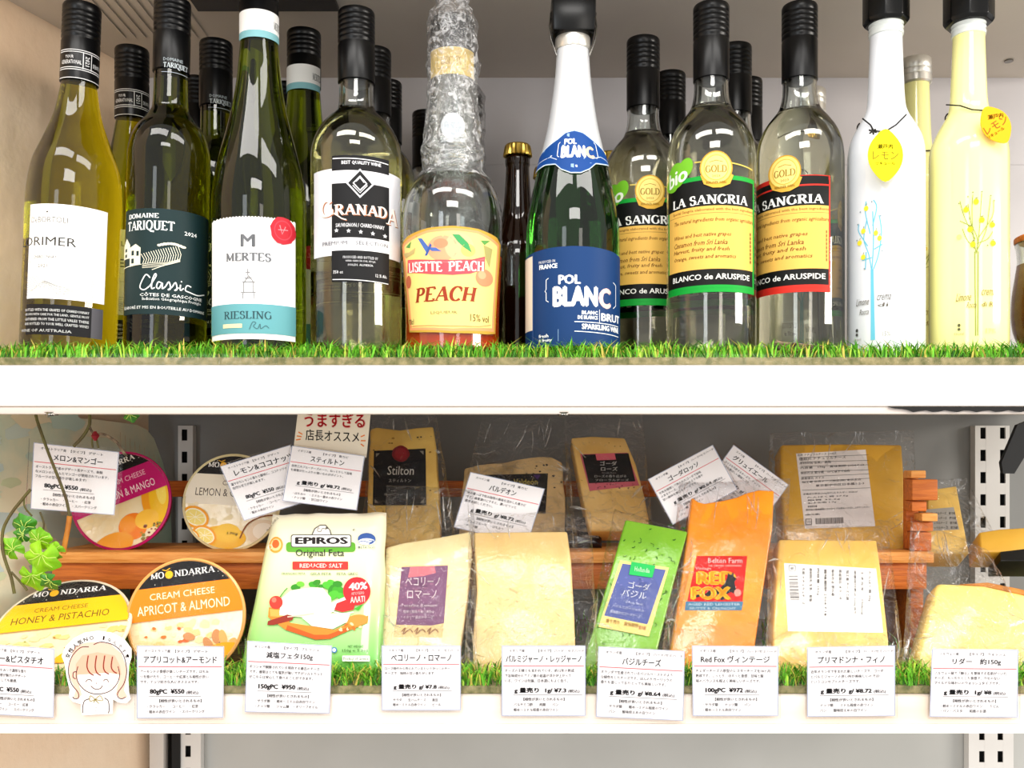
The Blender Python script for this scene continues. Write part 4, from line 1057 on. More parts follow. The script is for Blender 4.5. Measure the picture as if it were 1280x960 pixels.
# second-row lemon bottles with bare silver caps
for src, px, d_, lb in ((le2, 1144, .925, 'pale yellow lemon bottle with silver cap between the two front lemon bottles'), (le1, 1014, 1.0, 'white lemon bottle with pale cap behind the red-edged sangria bottle')):
    c = again(src, px, d_, lb, 'lemon bottles with silver caps behind')
    c.rotation_euler = (0, 0, 0)
    for ch in list(c.children):
        if ch.name.split('.')[0] in ('threaded_neck', 'pourer_cap', 'neck_lining'): bpy.data.objects.remove(ch)
    k = .82 / F; zz = lambda y: (EYE + (583 - y) * k) - BZ
    p = [(20 * k, zz(46)), (22 * k, zz(44)), (22 * k, zz(35)), (21 * k, zz(34)), (22 * k, zz(32)), (22 * k, zz(27)), (21 * k, zz(26)), (22 * k, zz(24)), (21.5 * k, zz(12)), (20 * k, zz(10))]
    build('metal_cap', MB().lathe(p, 'silver_cap', (0, 0, 0), 36), c, smooth=40)
    pts = [((b_r := 30 * k) * math.cos(a * PI / 10), b_r * math.sin(a * PI / 10), zz(147) - .0008 * math.sin(a)) for a in range(21)]
    build('string', MB().tube(pts, .0006, '#1c1a18', 6, cap=False), c)
# brown twig pieces lying on the turf below the red-edged sangria bottle
rr_ = random.Random(8); tw = T('dried_twigs', 'small bundle of dried brown twigs on the turf before the red-edged sangria bottle', 'twigs', P(1000, 440, .77))
for k in range(9):
    x = 970 + rr_.uniform(-3, 12); y = 427 + k * 1.3
    tw.part('twig', MB().tube([P(x, y, .765), P(x + 25, y + rr_.uniform(1, 5), .762), P(x + 50 + rr_.uniform(-6, 12), y + rr_.uniform(4, 9), .760)], [.0011, .0012, .0006], 'twig', 6))

# ================================================================ LOWER SHELF
def art(q, t, c, name='printed_label', parent=None, base=.0002, cut=0, cuty=0, label=None):
    return t.part(name, c.mesh(q.art, cut=cut, cuty=cuty, base=base), parent=parent, smooth=60 if cut else 0, label=label)
# wooden risers
def riser(label, px0, px1, blocks=False):
    d0 = .872; x0, x1 = (px0 - 640) / F * d0, (px1 - 640) / F * d0; z1 = EYE + (583 - 690) / F * d0; t0 = ZL + .006
    s = T('wooden_riser', label, 'display stand', ((x0 + x1) / 2, d0, t0))
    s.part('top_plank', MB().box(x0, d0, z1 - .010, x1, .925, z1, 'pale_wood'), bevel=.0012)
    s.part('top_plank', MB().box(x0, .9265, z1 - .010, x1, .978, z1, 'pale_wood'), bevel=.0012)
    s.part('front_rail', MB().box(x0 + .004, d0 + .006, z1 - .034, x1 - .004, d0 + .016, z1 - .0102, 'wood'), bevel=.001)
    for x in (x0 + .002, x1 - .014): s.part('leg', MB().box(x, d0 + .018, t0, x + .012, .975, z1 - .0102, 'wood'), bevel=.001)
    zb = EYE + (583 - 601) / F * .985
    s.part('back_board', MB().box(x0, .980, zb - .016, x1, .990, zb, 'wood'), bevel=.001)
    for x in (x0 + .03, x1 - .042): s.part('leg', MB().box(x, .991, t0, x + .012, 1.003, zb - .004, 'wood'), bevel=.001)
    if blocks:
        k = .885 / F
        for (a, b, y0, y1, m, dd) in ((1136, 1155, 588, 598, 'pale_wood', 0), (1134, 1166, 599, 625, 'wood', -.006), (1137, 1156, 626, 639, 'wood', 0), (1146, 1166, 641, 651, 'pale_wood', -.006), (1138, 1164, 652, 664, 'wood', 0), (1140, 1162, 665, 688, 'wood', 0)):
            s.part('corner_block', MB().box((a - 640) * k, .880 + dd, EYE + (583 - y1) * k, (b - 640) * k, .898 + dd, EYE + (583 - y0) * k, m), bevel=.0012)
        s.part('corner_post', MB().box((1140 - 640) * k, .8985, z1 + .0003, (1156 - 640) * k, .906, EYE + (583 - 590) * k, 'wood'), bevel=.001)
    return s
riser('long low wooden riser at the left, behind the cream cheese tubs', 55, 640)
riser('wooden riser at the right, with a stack of small corner blocks', 646, 1168, True)

# painted board parallel to the left wall
b_n = nrm.copy(); b_n = -b_n if b_n.y > 0 else b_n
q = Quad((-40, 520), (190, 545), (214, 700), (-40, 700), 1, 1, n=b_n); q.p0 = WA + b_n * .030 + Vector((0, 0, 1.1))
ol = [(-45, 512), (120, 524), (172, 531), (184, 537), (193, 548), (204, 578), (213, 610), (216, 700), (216, 760), (-45, 800)]
bt = T('painted_board', 'pale watercolour painted board leaning along the left wall behind the vine', 'board', q.ray(90, 780))
bt.part('board', q.prism(ol, .005, 'painted_board'), bevel=.001)
c = Cv(); rr_ = random.Random(4)
for k in range(26):
    x, y = rr_.uniform(-20, 150), rr_.uniform(520, 720); w_ = rr_.uniform(10, 34)
    c.poly(rr_.choice(['#e3ead2', '#d4e4da', '#c6dccf', '#efe3c2', '#f0dcc6', '#dbe6bf', '#cfe0dc']), [(x + w_ * rr_.uniform(.7, 1.2) * math.cos(i * PI / 6), y + w_ * .5 * rr_.uniform(.6, 1.2) * math.sin(i * PI / 6)) for i in range(12)])
for k in range(9): c.line('#dcc39a', [(150 + k * 6, 540 + k * 4), (152 + k * 6, 640)], .5)
q.hf = None; art(q, bt, c, 'painted_picture')

# --- round tubs of flavoured cream cheese
def tub(label, cx, cy, Rp, d, tilt, roll, cupcol, artf, dp=1.):
    k = d / F * Rp / 82; ti, ro = math.radians(tilt), math.radians(roll)
    U = Vector((0, math.sin(ti), math.cos(ti))); X = Vector((1, 0, 0)); N_ = X.cross(U)
    rt = X * math.cos(ro) + U * math.sin(ro); up = -X * math.sin(ro) + U * math.cos(ro); C = P(cx, cy, d)
    f = lambda x, y, o: C + rt * (x * k) + up * (-y * k) + N_ * o
    s = T('cream_cheese_tub', label, 'cheese', f(0, 82, -.01), 'round cream cheese tubs')
    def ring(prof, m, n=60):
        mb = MB()
        for r, o in prof:
            for i in range(n): mb.v.append(f(r * math.cos(2 * PI * i / n), r * math.sin(2 * PI * i / n), o))
        K = len(prof)
        for j in range(K - 1):
            for i in range(n): mb.f.append([j * n + i, j * n + (i + 1) % n, j * n + n + (i + 1) % n, j * n + n + i]); mb.m.append(m)
        return mb, n, K
    mb, n, K = ring([(81, -.001), (79, -.003), (72, -.020 * dp), (66, -.024 * dp)], cupcol)
    mb.f.append([(K - 1) * n + i for i in range(n)]); mb.m.append(cupcol); s.part('cup', mb)
    mb, n, K = ring([(82, -.0012), (83, 0), (82.6, .0014), (80, .0022), (78.5, .0016), (78.5, -.0005)], '@b9a98c' if cupcol.startswith('c') else cupcol); s.part('rim', mb)
    mb, n, K = ring([(79.5, .0004)], 'cream'); mb.f.append(list(range(n))); mb.m.append('cream'); s.part('cheese_surface', mb)
    c = Cv(); c.clip = [(79 * math.cos(i * PI / 24), 79 * math.sin(i * PI / 24)) for i in range(48)]
    artf(c); s.part('printed_lid', c.mesh(f, base=.0006), smooth=0)
    mb, n, K = ring([(81, .0012), (79, .0034), (70, .0042)], 'film_flat'); mb.f.append([(K - 1) * n + i for i in range(n)]); mb.m.append('film_flat'); s.part('clear_lid', mb)
    return s
rr_ = random.Random(12)
def crumbs(c, cols, x0, y0, x1, y1, n, r0, r1):
    for k in range(n):
        x, y, r = rr_.uniform(x0, x1), rr_.uniform(y0, y1), rr_.uniform(r0, r1)
        c.poly(rr_.choice(cols), [(x + r * rr_.uniform(.6, 1.2) * math.cos(i * PI / 3.5), y + r * .7 * rr_.uniform(.6, 1.2) * math.sin(i * PI / 3.5)) for i in range(7)])
def brand(c, yb=-62):
    c.rect('#141214', -82, -82, 82, -46)
    c.text('MO', '#f2f0ec', -46, yb - 5, -27, yb + 4, font='s'); c.ell('#f0b418', -20, yb, 5.5); c.line('#f0b418', [(-29, yb - 8), (-24, yb - 6), (-18, yb - 9)], 1.2); c.text('NDARRA', '#f2f0ec', -13, yb - 5, 44, yb + 4, font='s')
    for k in range(14): c.ell('#d8d4c8', rr_.uniform(-60, 60), rr_.uniform(-80, -50), .7, n=8)
def a_honey(c):
    crumbs(c, ['#e8c274', '#f5dba0', '#eccb88'], -75, 0, 75, 78, 40, 4, 11); crumbs(c, ['#8a9a4a', '#a8793a'], -75, 0, 75, 70, 26, 1, 2.4); crumbs(c, ['#f0b51e', '#e9a010'], -80, 45, 20, 80, 22, 5, 12)
    brand(c); c.rect('#f4bd12', -82, -47, 82, -3); c.text('CREAM CHEESE', '#7a5a10', -38, -38, 26, -31); c.text('HONEY & PISTACHIO', '#5a4210', -62, -25, 54, -14)
def a_apri(c):
    crumbs(c, ['#f7d7a2', '#f4cb8c', '#fae3ba'], -75, 0, 75, 78, 40, 4, 11); crumbs(c, ['#f07a3a', '#e8662e'], -60, 4, 10, 60, 9, 2, 6)
    for k in range(9):
        x, y = 5 + rr_.uniform(-6, 58), 25 + rr_.uniform(-12, 42); c.ell(rr_.choice(['#e98a3c', '#f0a860', '#c98a58', '#e8c0a0']), x, y, rr_.uniform(8, 14), rr_.uniform(5, 8), rot=rr_.uniform(0, 180))
    c.ell('#f2a018', 50, 62, 34, 22)
    brand(c); c.rect('#f28412', -82, -46, 82, -1); c.text('CREAM CHEESE', '#ffe9c8', -48, -38, 42, -29); c.text('APRICOT & ALMOND', '#ffe9c8', -66, -22, 62, -9)
def a_mango(c):
    crumbs(c, ['#f0ddb0', '#ecd4a0'], -75, 0, 75, 78, 30, 4, 11)
    c.ell('#f2a01c', 60, 22, 30, 50, rot=8); c.ell('#f6c21e', 62, 24, 20, 42, rot=8); c.ell('#fadc5a', 66, 10, 8, 22, rot=10); c.ell('#f0801e', 5, 48, 24, 22); c.ell('#f49a2e', -2, 42, 14, 14); c.ell('#f3a330', -35, 66, 34, 20); c.ell('#f6c040', 30, 45, 20, 16)
    crumbs(c, ['#a8482a', '#7a3a1c', '#8a8a3a'], 10, 55, 50, 76, 22, 2, 4.5)
    brand(c); c.rect('#c2106c', -82, -46, 82, 4); c.text('CREAM CHEESE', '#f3c4dc', -20, -36, 52, -27); c.text('MELON & MANGO', '#fbe6f0', -30, -17, 62, -4)
def a_lemon(c):
    c.rect('#efe6d2', -82, -40, 82, 5); crumbs(c, ['#ecdcae', '#f2e4c0'], -75, 5, 75, 60, 30, 4, 10)
    c.ell('#f0b72a', -10, 60, 40, 20); c.ell('#f3c43a', -2, 52, 22, 16)
    for (x, y, r) in ((-58, 28, 22), (-40, 58, 20), (-62, 60, 14)):
        c.ell('#f0a01e', x, y, r * 1.1, r * .8, rot=25); c.ell('#f9f0cc', x, y, r * .9, r * .62, rot=25); c.ell('#f1dc7a', x, y, r * .8, r * .52, rot=25)
        for g_ in range(4): c.line('#f9f0cc', [(x - r * .7 * math.cos(g_ * .8), y - r * .45 * math.sin(g_ * .8)), (x + r * .7 * math.cos(g_ * .8), y + r * .45 * math.sin(g_ * .8))], .9)
    c.line('#8a4a1c', [(20, 60), (30, 36), (52, 22), (76, 18)], 2.4, smooth=5); c.ell('#e8d2b4', 56, 48, 26, 22); c.ell('#f4e8d4', 58, 46, 18, 14)
    brand(c); c.rect('#efe6d2', -82, -46, 82, -6); c.text('CREAM CHEESE', '#6a5a48', -18, -36, 52, -28); c.text('LEMON & COCONUT', '#4a3c30', -62, -22, 62, -9); c.text('170g', '#7a5a1c', -2, 50, 16, 56)
tub('round cream cheese tub with yellow HONEY & PISTACHIO lid, front left corner', 77, 788, 84, .805, 50, 8.5, '@e9dcc0', a_honey, .6)
tub('round cream cheese tub with orange APRICOT & ALMOND lid, in the front row', 233, 772, 74, .818, 12, 7, '@e8a860', a_apri)
tub('round cream cheese tub with magenta MELON & MANGO lid, behind the vine', 152, 626, 62, .905, 10, 22, '@b80e62', a_mango)
tub('round cream cheese tub with pale LEMON & COCONUT lid, behind two tilted cards', 290, 628, 61, .915, 10, -3, '@e6d9a8', a_lemon)

# --- price cards in clear sleeves
def card(label, tl, tr, br, bl, dt, db, head, typ, title, desc, price, foods, tw=(20, 82), sl=2.2):
    q = Quad(tl, tr, br, bl, dt, db); s = T('price_card', label, 'price card', q.base, 'price cards')
    pp = s.part('paper_card', sheet_box(q, .0004, '#fbf6f6'), smooth=0)
    c = Cv(); K = '#1a181e'; g = '#4a4448'
    c.frame('#8f9cc0', .5, .5, 99.5, 89.5, .6)
    c.text(head, g, 9, 4.6, 9 + len(head) * 3.7, 8.4); c.text('【タイプ】 ' + typ, g, 44, 4.6, 52 + 5 * 3.3 + len(typ) * 3.3, 8.6)
    c.text(title, K, tw[0], 12.3, tw[1], 21.7, bold=.022)
    c.line('#e0525a', [(2, 25.8), (98, 25.8)], 1.0)
    for k, s_ in enumerate(desc): c.text(s_, '#3a363c', 4, 29.7 + k * 6.5, 4 + len(s_) * 3.75, 34 + k * 6.5, bold=.012)
    w_ = len(price.replace('量売', 'WWWW')) * 3.65
    c.text(price, '#141216', 15, 53.5, 15 + w_, 61.4, bold=.05, res=2); c.text('(税込)', '#3a363a', 17 + w_, 55.8, 17 + w_ + 14, 60.8, bold=.02); c.line('#5a5658', [(14, 62.8), (34 + w_, 62.8)], .5)
    c.text('【相性が良いとされるもの】', '#3a363a', 26, 66.3, 75, 70.5, bold=.02)
    for k, s_ in enumerate(foods): c.text(s_, '#4a464a', 12, 73.2 + k * 6.6, 12 + len(s_) * 3.7, 77.4 + k * 6.6, bold=.012)
    s.part('printed_text', c.mesh(q.at, base=.0001), parent=pp, smooth=0)
    s.part('plastic_sleeve', sheet_box(q, .0014, 'film_flat', -sl, -sl, 100 + sl, 90 + sl, off=.0009), smooth=0, bevel=0)
    return s
D1 = DF - .003
card('price card ハニー&ピスタチオ hung on the shelf edge, leftmost, half cut off', (-29, 804), (68, 811), (67, 897), (-30, 892), D1, D1, 'オーストラリア産', 'デザート', 'ハニー&ピスタチオ', ['ピスタチオとはちみつで濃厚な香り', 'ふんわりした食感が魅力のデザート', 'ではお茶うけとしても最適。'], '80gPC  ¥550', ['・クラッカー　・コーヒー・紅茶', '・軽めの赤ワイン　・スパークリング'], (12, 86))
card('price card アプリコット&アーモンド on the shelf edge under the orange tub', (171, 807), (280, 808), (279, 897), (171, 898), D1, D1, 'オーストラリア産', 'デザート', 'アプリコット&アーモンド', ['アーモンドの食感が楽しいチーズです。はちみ', 'つを掛けたり、コーヒーや紅茶とも相性が良い', 'です。ナッツ好きな人にオススメです。'], '80gPC  ¥550', ['・クラッカー　・コーヒー　・紅茶', '・軽めの赤白ワイン　・スパークリング'], (8, 92))
card('price card 減塩フェタ150g on the shelf edge before the green feta pack', (309, 801), (415, 807), (412, 892), (306, 890), D1, D1, 'ギリシャ産', 'フレッシュ', '減塩フェタ150g', ['ギリシャで醗酵されている現存する最古のチーズ', 'です。通常はとても塩気が強いですがソルトカット', 'がこちらは安心して食べることができます。'], '150gPC  ¥950', ['・サラダ類　・軽め〜ミドル白赤白ワイン', '・ナッツ類　・ジャム類　・オリーブオイル'], (23, 78))
card('price card ペコリーノ・ロマーノ on the shelf edge before the purple-labelled wedge', (477, 807), (576, 807), (576, 888), (477, 888), D1, D1, 'イタリア産', 'ハード・セミハード', 'ペコリーノ・ロマーノ', ['ローマ時代から作られているというひつじのチー', 'チーズで、独特の甘い香りがします。'], 'g 量売り g/ ¥7.8', ['・サラダ　・生ハムチーズ　・黒豆', '・軽め〜ミドル白赤ワイン　・ビール'], (12, 88))
card('price card パルミジャーノ・レッジャーノ on the shelf edge before the plain pale wedge', (627, 807), (732, 807), (732, 895), (627, 895), D1, D1, 'イタリア産', 'ハード・セミハード', 'パルミジャーノ・レッジャーノ', ['チーズの王様とも言われている。約12年の熟成', 'で旨味成分のアミノ酸の結晶が浮かび上がって', 'いる。ワインは勿論、日本酒にもよく合う。'], 'g 量売り  1g/ ¥7.3', ['・バルサミコ酢　・肉類　・パン', '・軽め〜ミドル程度の赤白ワイン'], (5, 95))
card('price card バジルチーズ slightly tilted, on the shelf edge before the green cheese', (748, 808), (856, 814), (854, 901), (745, 896), D1, D1, 'オランダ産', 'ハード/セミハード', 'バジルチーズ', ['オランダで生産されているバジルペーストのよう', 'な緑色をしたチーズです。ほんのりガーリックの', '香りも混じっておりとっても美味しいです。'], 'g 量売り g/ ¥8.64', ['・サラダ類　・軽め〜ミドル程度のワイン', '・パン　・酸味控えめの白ワイン'], (28, 73))
card('price card Red Fox ヴィンテージ on the shelf edge before the orange cheese', (865, 807), (973, 808), (973, 895), (866, 895), D1, D1, 'イギリス産', 'ハード/セミハード', 'Red Fox ヴィンテージ', ['チェダーチーズの原型のレスターチーズを18ヶ月', '熟成です。しっとり、ほろっと食感、甘味と酸', '味のバランスも程よく美味しいチーズです。'], '100gPC  ¥972', ['・サラダ類　・ナッツ類　・パン', '・軽め〜ミドル赤白ワイン'], (10, 90))
card('price card プリマドンナ・フィノ on the shelf edge before the barcode-stickered wedge', (1009, 809), (1119, 807), (1119, 895), (1009, 896), D1, D1, 'オランダ産', 'ハード/セミハード', 'プリマドンナ・フィノ', ['近年オランダで生まれた新しいチーズで、ゴーダ', 'とパルミジャーノの良い所が美味しいのでは?', 'というコンセプトのチーズです。'], 'g 量売り g/ ¥8.72', ['・ナッツ類　・ミドル程度の赤ワイン', '・パン　・酸味控えめの白ワイン'], (12, 88))
card('price card リダー 約150g on the shelf edge, rightmost', (1165, 811), (1273, 812), (1272, 897), (1162, 896), D1, D1, 'ノルウェー産', 'ウォッシュ', 'リダー　約150g', ['ノルウェー語で「騎士」を意味する名前がついた', 'チーズ、もっちりとした食感で、クセのない', 'マイルドな味わいのウォッシュタイプです。'], 'g 量売り  1g/ ¥8', ['・軽め〜ミドルの赤白ワイン　・うどん', '・パン・パスタ　・和風のお酒'], (24, 80))
card('price card メロン&マンゴー behind the vine, before the magenta tub', (42, 553), (149, 565), (143, 644), (38, 636), .850, .845, 'オーストラリア産', 'デザート', 'メロン&マンゴー', ['オーストラリア産のデザート系チーズで、新鮮', 'なメロンのジャムとマンゴーが使用されています。', 'フルーツの甘い香りが楽しめます!'], '80gPC  ¥550', ['・クラッカー　・コーヒー　・紅茶', '・軽めの赤白ワイン　・スパークリング'], (24, 82), 5)
card('price card レモン&ココナッツ tilted up to the right, before the pale lemon tub', (275, 583), (363, 556), (393, 624), (305, 651), .868, .860, 'オーストラリア産', 'デザート', 'レモン&ココナッツ', ['爽やかなレモンの香りと酸味に、ココナッツの', '自然な甘さが楽しめます。'], '80gPC  ¥550', ['・クラッカー　・コーヒー', '・軽めの赤白ワイン'], (14, 98))
card('price card スティルトン tilted down to the right, below the red lettered sign', (365, 557), (456, 570), (446, 638), (353, 626), .862, .855, 'イギリス産', '青カビ', 'スティルトン', ['世界三大ブルーチーズの一つ。ねっとりして旨味', 'を蜂蜜がたっぷりの強いなのがポイント。'], 'g 量売り g/ ¥8.72', ['・はちみつ　・ミドル〜重めの赤ワイン', '・ナッツ類　・甘口白ワイン'], (28, 74))
card('price card バルデオン tilted, leaning on the crusty blue cheese', (588, 590), (681, 611), (659, 681), (567, 659), .868, .862, 'スペイン産', '青カビ', 'バルデオン', ['木の葉っぱで包み独特の風味を活かした青カビ', 'です。蜂蜜漬けにすると、濃いピリッと', '是非お試しください。'], 'g 量売り g/ ¥8.72', ['・ドライフルーツ　・はちみつ', '・ナッツ類'], (30, 66))
card('price card ゴーダロッソ tilted up to the right, in a clear bag behind the orange cheese', (810, 599), (891, 556), (922, 612), (841, 656), .878, .868, 'オランダ産', 'ハード/セミハード', 'ゴーダロッソ', ['牛乳を使用して作られたゴーダで旨味', 'のあるチーズ。クリームのような香り', '甘い風味を感じるチーズです。'], 'g 量売り g/ ¥8.64', ['・ナッツ類　・赤ワイン', '・パン'], (24, 70))
card('price card グリュイエール tilted down to the right, in a clear bag behind the orange cheese', (917, 556), (986, 606), (948, 659), (879, 609), .888, .880, 'スイス産', 'ハード/セミハード', 'グリュイエール', ['スイスを代表するチーズで、ナッツの', 'ような香ばしい風味とコク。'], 'g 量売り g/ ¥9.72', ['・フォンデュ　・白ワイン', '・パン'], (10, 72))

# hand-lettered sign
q = Quad((373, 509), (464, 509), (458, 570), (367, 557), .880, .872); s = T('recommendation_sign', 'cream sign with red うますぎる lettering above the スティルトン card', 'sign', q.base)
s.part('sign_board', q.prism([(373, 509), (464, 509), (458, 572), (367, 559)], .0008, '#ece2cf'), smooth=0)
c = Cv()
c.text('うますぎる', '#e8b0a8', 380, 515, 457, 535, bold=.05, slope=.02); c.text('うますぎる', '#d81c28', 381, 516, 456, 534, bold=.022, slope=.02)
c.text('店長オススメ', '#1c1a1a', 382, 538, 449, 552, bold=.012, slope=.05)
for p_ in ([(373, 540), (378, 543)], [(371, 545), (377, 546)], [(370, 550), (376, 549)], [(451, 546), (456, 544)], [(451, 551), (457, 551)], [(451, 555), (455, 558)]): c.line('#e8843a', p_, 1.5)
art(q, s, c, 'lettering')

# girl cut-out
q = Quad((77, 789), (165, 789), (165, 894), (77, 894), D1 - .001, D1 - .001); s = T('girl_cutout', 'die-cut sticker of a smiling pink-haired girl on the shelf edge between two price cards', 'sticker', q.ray(122, 893))
ol = [(103, 894), (101, 886), (101, 880), (91, 877), (86, 871), (87, 862), (83, 845), (81, 830), (77, 820), (82, 808), (92, 798), (105, 791), (122, 788.5), (140, 791), (155, 799), (164, 811), (164, 822), (161, 832), (160, 850), (161, 866), (163, 874), (158, 879), (148, 878), (141, 874), (140.5, 892)]
s.part('sticker_board', q.prism(ol[::-1], .0008, '#fdf9f6'), smooth=0)
S_ = lambda L: [(x / 3.69, 700 + y / 3.69) for x, y in L]
c = Cv(); dk = '#4a3634'
c.poly('#f2b9a4', S_([(345, 400), (400, 380), (450, 378), (510, 388), (560, 430), (585, 500), (582, 560), (572, 600), (590, 632), (560, 640), (535, 620), (545, 560), (360, 560), (378, 620), (362, 640), (340, 634), (350, 600), (322, 540), (318, 480)]))
c.ell('#fdeee8', 455 / 3.69, 700 + 545 / 3.69, 97 / 3.69, 72 / 3.69); c.poly('#f0a88e', S_([(350, 480), (380, 440), (450, 425), (530, 440), (555, 490), (560, 530), (500, 520), (430, 525), (352, 530)]))
for L in ([(410, 400), (370, 405), (330, 450), (316, 510), (330, 570), (360, 610), (362, 635), (345, 640), (335, 630)], [(432, 390), (470, 378), (530, 395), (570, 440), (585, 510), (572, 570), (545, 610), (545, 632), (562, 640), (580, 632)],
          [(360, 490), (352, 530), (365, 570), (400, 605), (450, 618), (505, 605), (540, 570), (552, 530), (545, 490)], [(355, 515), (340, 518), (338, 540), (350, 548)],
          [(412, 640), (390, 650), (382, 680), (382, 706)], [(482, 636), (500, 650), (504, 690), (500, 706)]): c.line(dk, S_(L), 1.15, smooth=6)
for L in ([(408, 440), (402, 490), (415, 520), (434, 532)], [(446, 440), (440, 490), (448, 520), (466, 532)], [(484, 440), (478, 490), (486, 515), (504, 526)], [(520, 445), (514, 490), (524, 512), (540, 522)]): c.line('#7a3020', S_(L), 1.5, smooth=5)
for L in ([(396, 562), (405, 552), (418, 552), (426, 560)], [(478, 558), (486, 550), (496, 552), (502, 563)], [(420, 580), (434, 592), (450, 596), (466, 590), (474, 578)], [(444, 566), (448, 570)]): c.line(dk, S_(L), 1.0, smooth=5)
c.ell('#f6cfc2', 107, 857, 4, 2.4); c.ell('#f6cfc2', 139, 857, 4, 2.4)
for L in ([(440, 642), (418, 625), (416, 650), (440, 642), (462, 625), (474, 648), (440, 642)], [(440, 644), (432, 658)], [(440, 644), (458, 662)]): c.line('#8a7a3a', S_(L), 1.0, smooth=5)
for y in (665, 680, 695): c.ell(dk, 444 / 3.69, 700 + y / 3.69, .6, n=8)
for i, ch in enumerate('女性人気NO.1なんです!'):
    a_ = math.radians(207 + i * 10.6); r_ = 41.5; x, y = 122 + r_ * math.cos(a_), 838 + r_ * math.sin(a_); h = 3.3 if i < 4 else (2.5 if i < 8 else 2.3); w_ = h if i not in (6, 7) else 1.0
    if ch == '.': x, y = 122 + 39.5 * math.cos(a_), 838 + 39.5 * math.sin(a_); c.ell(dk, x, y, .5, n=8); continue
    c.text(ch, dk, x - w_, y - h, x + w_, y + h, rot=math.degrees(a_) + 90, res=2, bold=.02)
art(q, s, c, 'drawing')

# --- feta pouch
SPEC_FETA = None
m, N, L, b = newmat('feta_print'); tc = N.new('ShaderNodeTexCoord'); sp = N.new('ShaderNodeSeparateXYZ'); mr = N.new('ShaderNodeMapRange'); cr = N.new('ShaderNodeValToRGB')
mr.inputs['From Max'].default_value = .145; e = cr.color_ramp.elements; e[0].color = (*lin('#4cae3a'), 1); e[1].color = (*lin('#f7ecd9'), 1); e[1].position = .95
x = e.new(.3); x.color = (*lin('#a6dc82'), 1); x = e.new(.62); x.color = (*lin('#e6f0b8'), 1)
L.new(tc.outputs['Object'], sp.inputs[0]); L.new(sp.outputs['Z'], mr.inputs['Value']); L.new(mr.outputs[0], cr.inputs[0]); L.new(cr.outputs[0], b.inputs['Base Color'])
b.inputs['Roughness'].default_value = .28; b.inputs['Coat Weight'].default_value = .6; MC['feta_print'] = m
q = Quad((341, 643), (483, 641), (478, 850), (300, 842), .845, .795); s = T('feta_pack', 'green EPIROS feta pouch with a picture of cheese on a board, in the front row', 'cheese', q.base)
s.part('pouch', pouch(q, .007, 'feta_print', back=.007, wr=0, seed=3, n=26), smooth=80)
c = Cv()
c.text('Made in GREECE', '#8a8278', 331, 655, 352, 658, rot=-45)
c.ell('#f39a3a', 347, 684, 9, 10); c.ell('#f8c88a', 347, 684, 7, 7.6); c.ell('#e8662e', 347, 683, 4.6, 5.2); c.ell('#f6ece0', 339, 686, 4, 3)
c.rrect('#5aa02c', 360, 681, 446, 693, 4)
c.poly('#5a5650', [(391, 673), (395, 664), (402, 659), (409, 659), (415, 666), (417, 673)]); c.poly('#f6f0e4', [(392.5, 673), (396, 665), (402, 660.4), (408.5, 660.4), (413.6, 666), (415.5, 673)]); c.line('#5a5650', [(400, 663), (399, 667), (403, 668), (405, 664), (410, 665)], .8, smooth=4)
c.rrect('#5a5650', 366, 671.4, 441, 687.6, 3); c.rrect('#fbf9f4', 367.2, 672.6, 439.8, 686.4, 2.4)
c.text('EPIROS', '#3a3436', 371, 674.6, 437, 683.6, bold=.06); c.text('®', '#5a5650', 442.5, 664, 446, 667.5)
c.text('Original Feta', '#4a4644', 372, 690, 432, 701, bold=.01)
c.rrect('#d8342c', 368, 705, 437, 715, 1); c.text('REDUCED SALT', '#fbeee8', 377, 707.5, 430, 712.8, bold=.03)
for (t_, a_, b_) in (('FRANÇAIS FETA', 355, 384), ('GELA FETA', 390, 416), ('FETA GREC', 423, 449)): c.text(t_, '#8a8a78', a_, 718.6, b_, 722)
c.ell('#35579a', 460, 677, 11, 7.4); c.ell('#eef0ee', 460, 680.5, 10.4, 4.2); c.line('#35579a', [(450, 681), (456, 679.5), (463, 681.5), (470, 679.5)], .9, smooth=3); c.text('ΦΕΤΑ ΠΟΠ', '#6a7a8a', 449, 686, 470, 689)
# food picture
for (x, y, r) in ((372, 737, 6), (378, 733, 5), (394, 734, 6), (398, 731, 5), (404, 736, 4), (412, 735, 7), (420, 739, 9), (426, 742, 9), (418, 747, 8), (428, 748, 6), (416, 731, 5), (424, 733, 6)): c.ell(rr_.choice(['#3a9a24', '#4cb030', '#6cc03a', '#2f8420']), x, y, r, r * .65, rot=rr_.uniform(-40, 40))
for L_ in ([(398, 728), (404, 740), (412, 748)], [(352, 750), (358, 742), (362, 738)], [(402, 728), (396, 738)]): c.line('#3a8a24', L_, 1.1)
c.poly('#e8822c', [(339, 762), (356, 764), (365, 781), (420, 790), (445, 778), (462, 772), (461, 781), (440, 790), (415, 801), (397, 802), (360, 790), (338, 774)]); c.poly('#c8561c', [(360, 790), (397, 802), (415, 801), (440, 790), (438, 786), (412, 796), (395, 796), (362, 784)])
c.poly('#f1a24c', [(340, 764), (360, 766), (356, 774), (341, 773)]); c.ell('#e98a3a', 448, 778, 14, 7, rot=-8)
for k in range(10): c.ell(rr_.choice(['#f6c07a', '#f8d49c', '#d86a20']), rr_.uniform(425, 455), rr_.uniform(780, 793), rr_.uniform(1.5, 3.2), 1.5, rot=rr_.uniform(0, 180), n=12)
c.poly('#ded6c2', [(354, 751), (366, 741), (392, 737), (406, 738), (416, 750), (418, 768), (400, 776), (352, 772)]); c.poly('#fbf7ea', [(355, 752), (367, 742), (392, 738.5), (405, 740), (413, 752), (412, 767), (352, 769)])
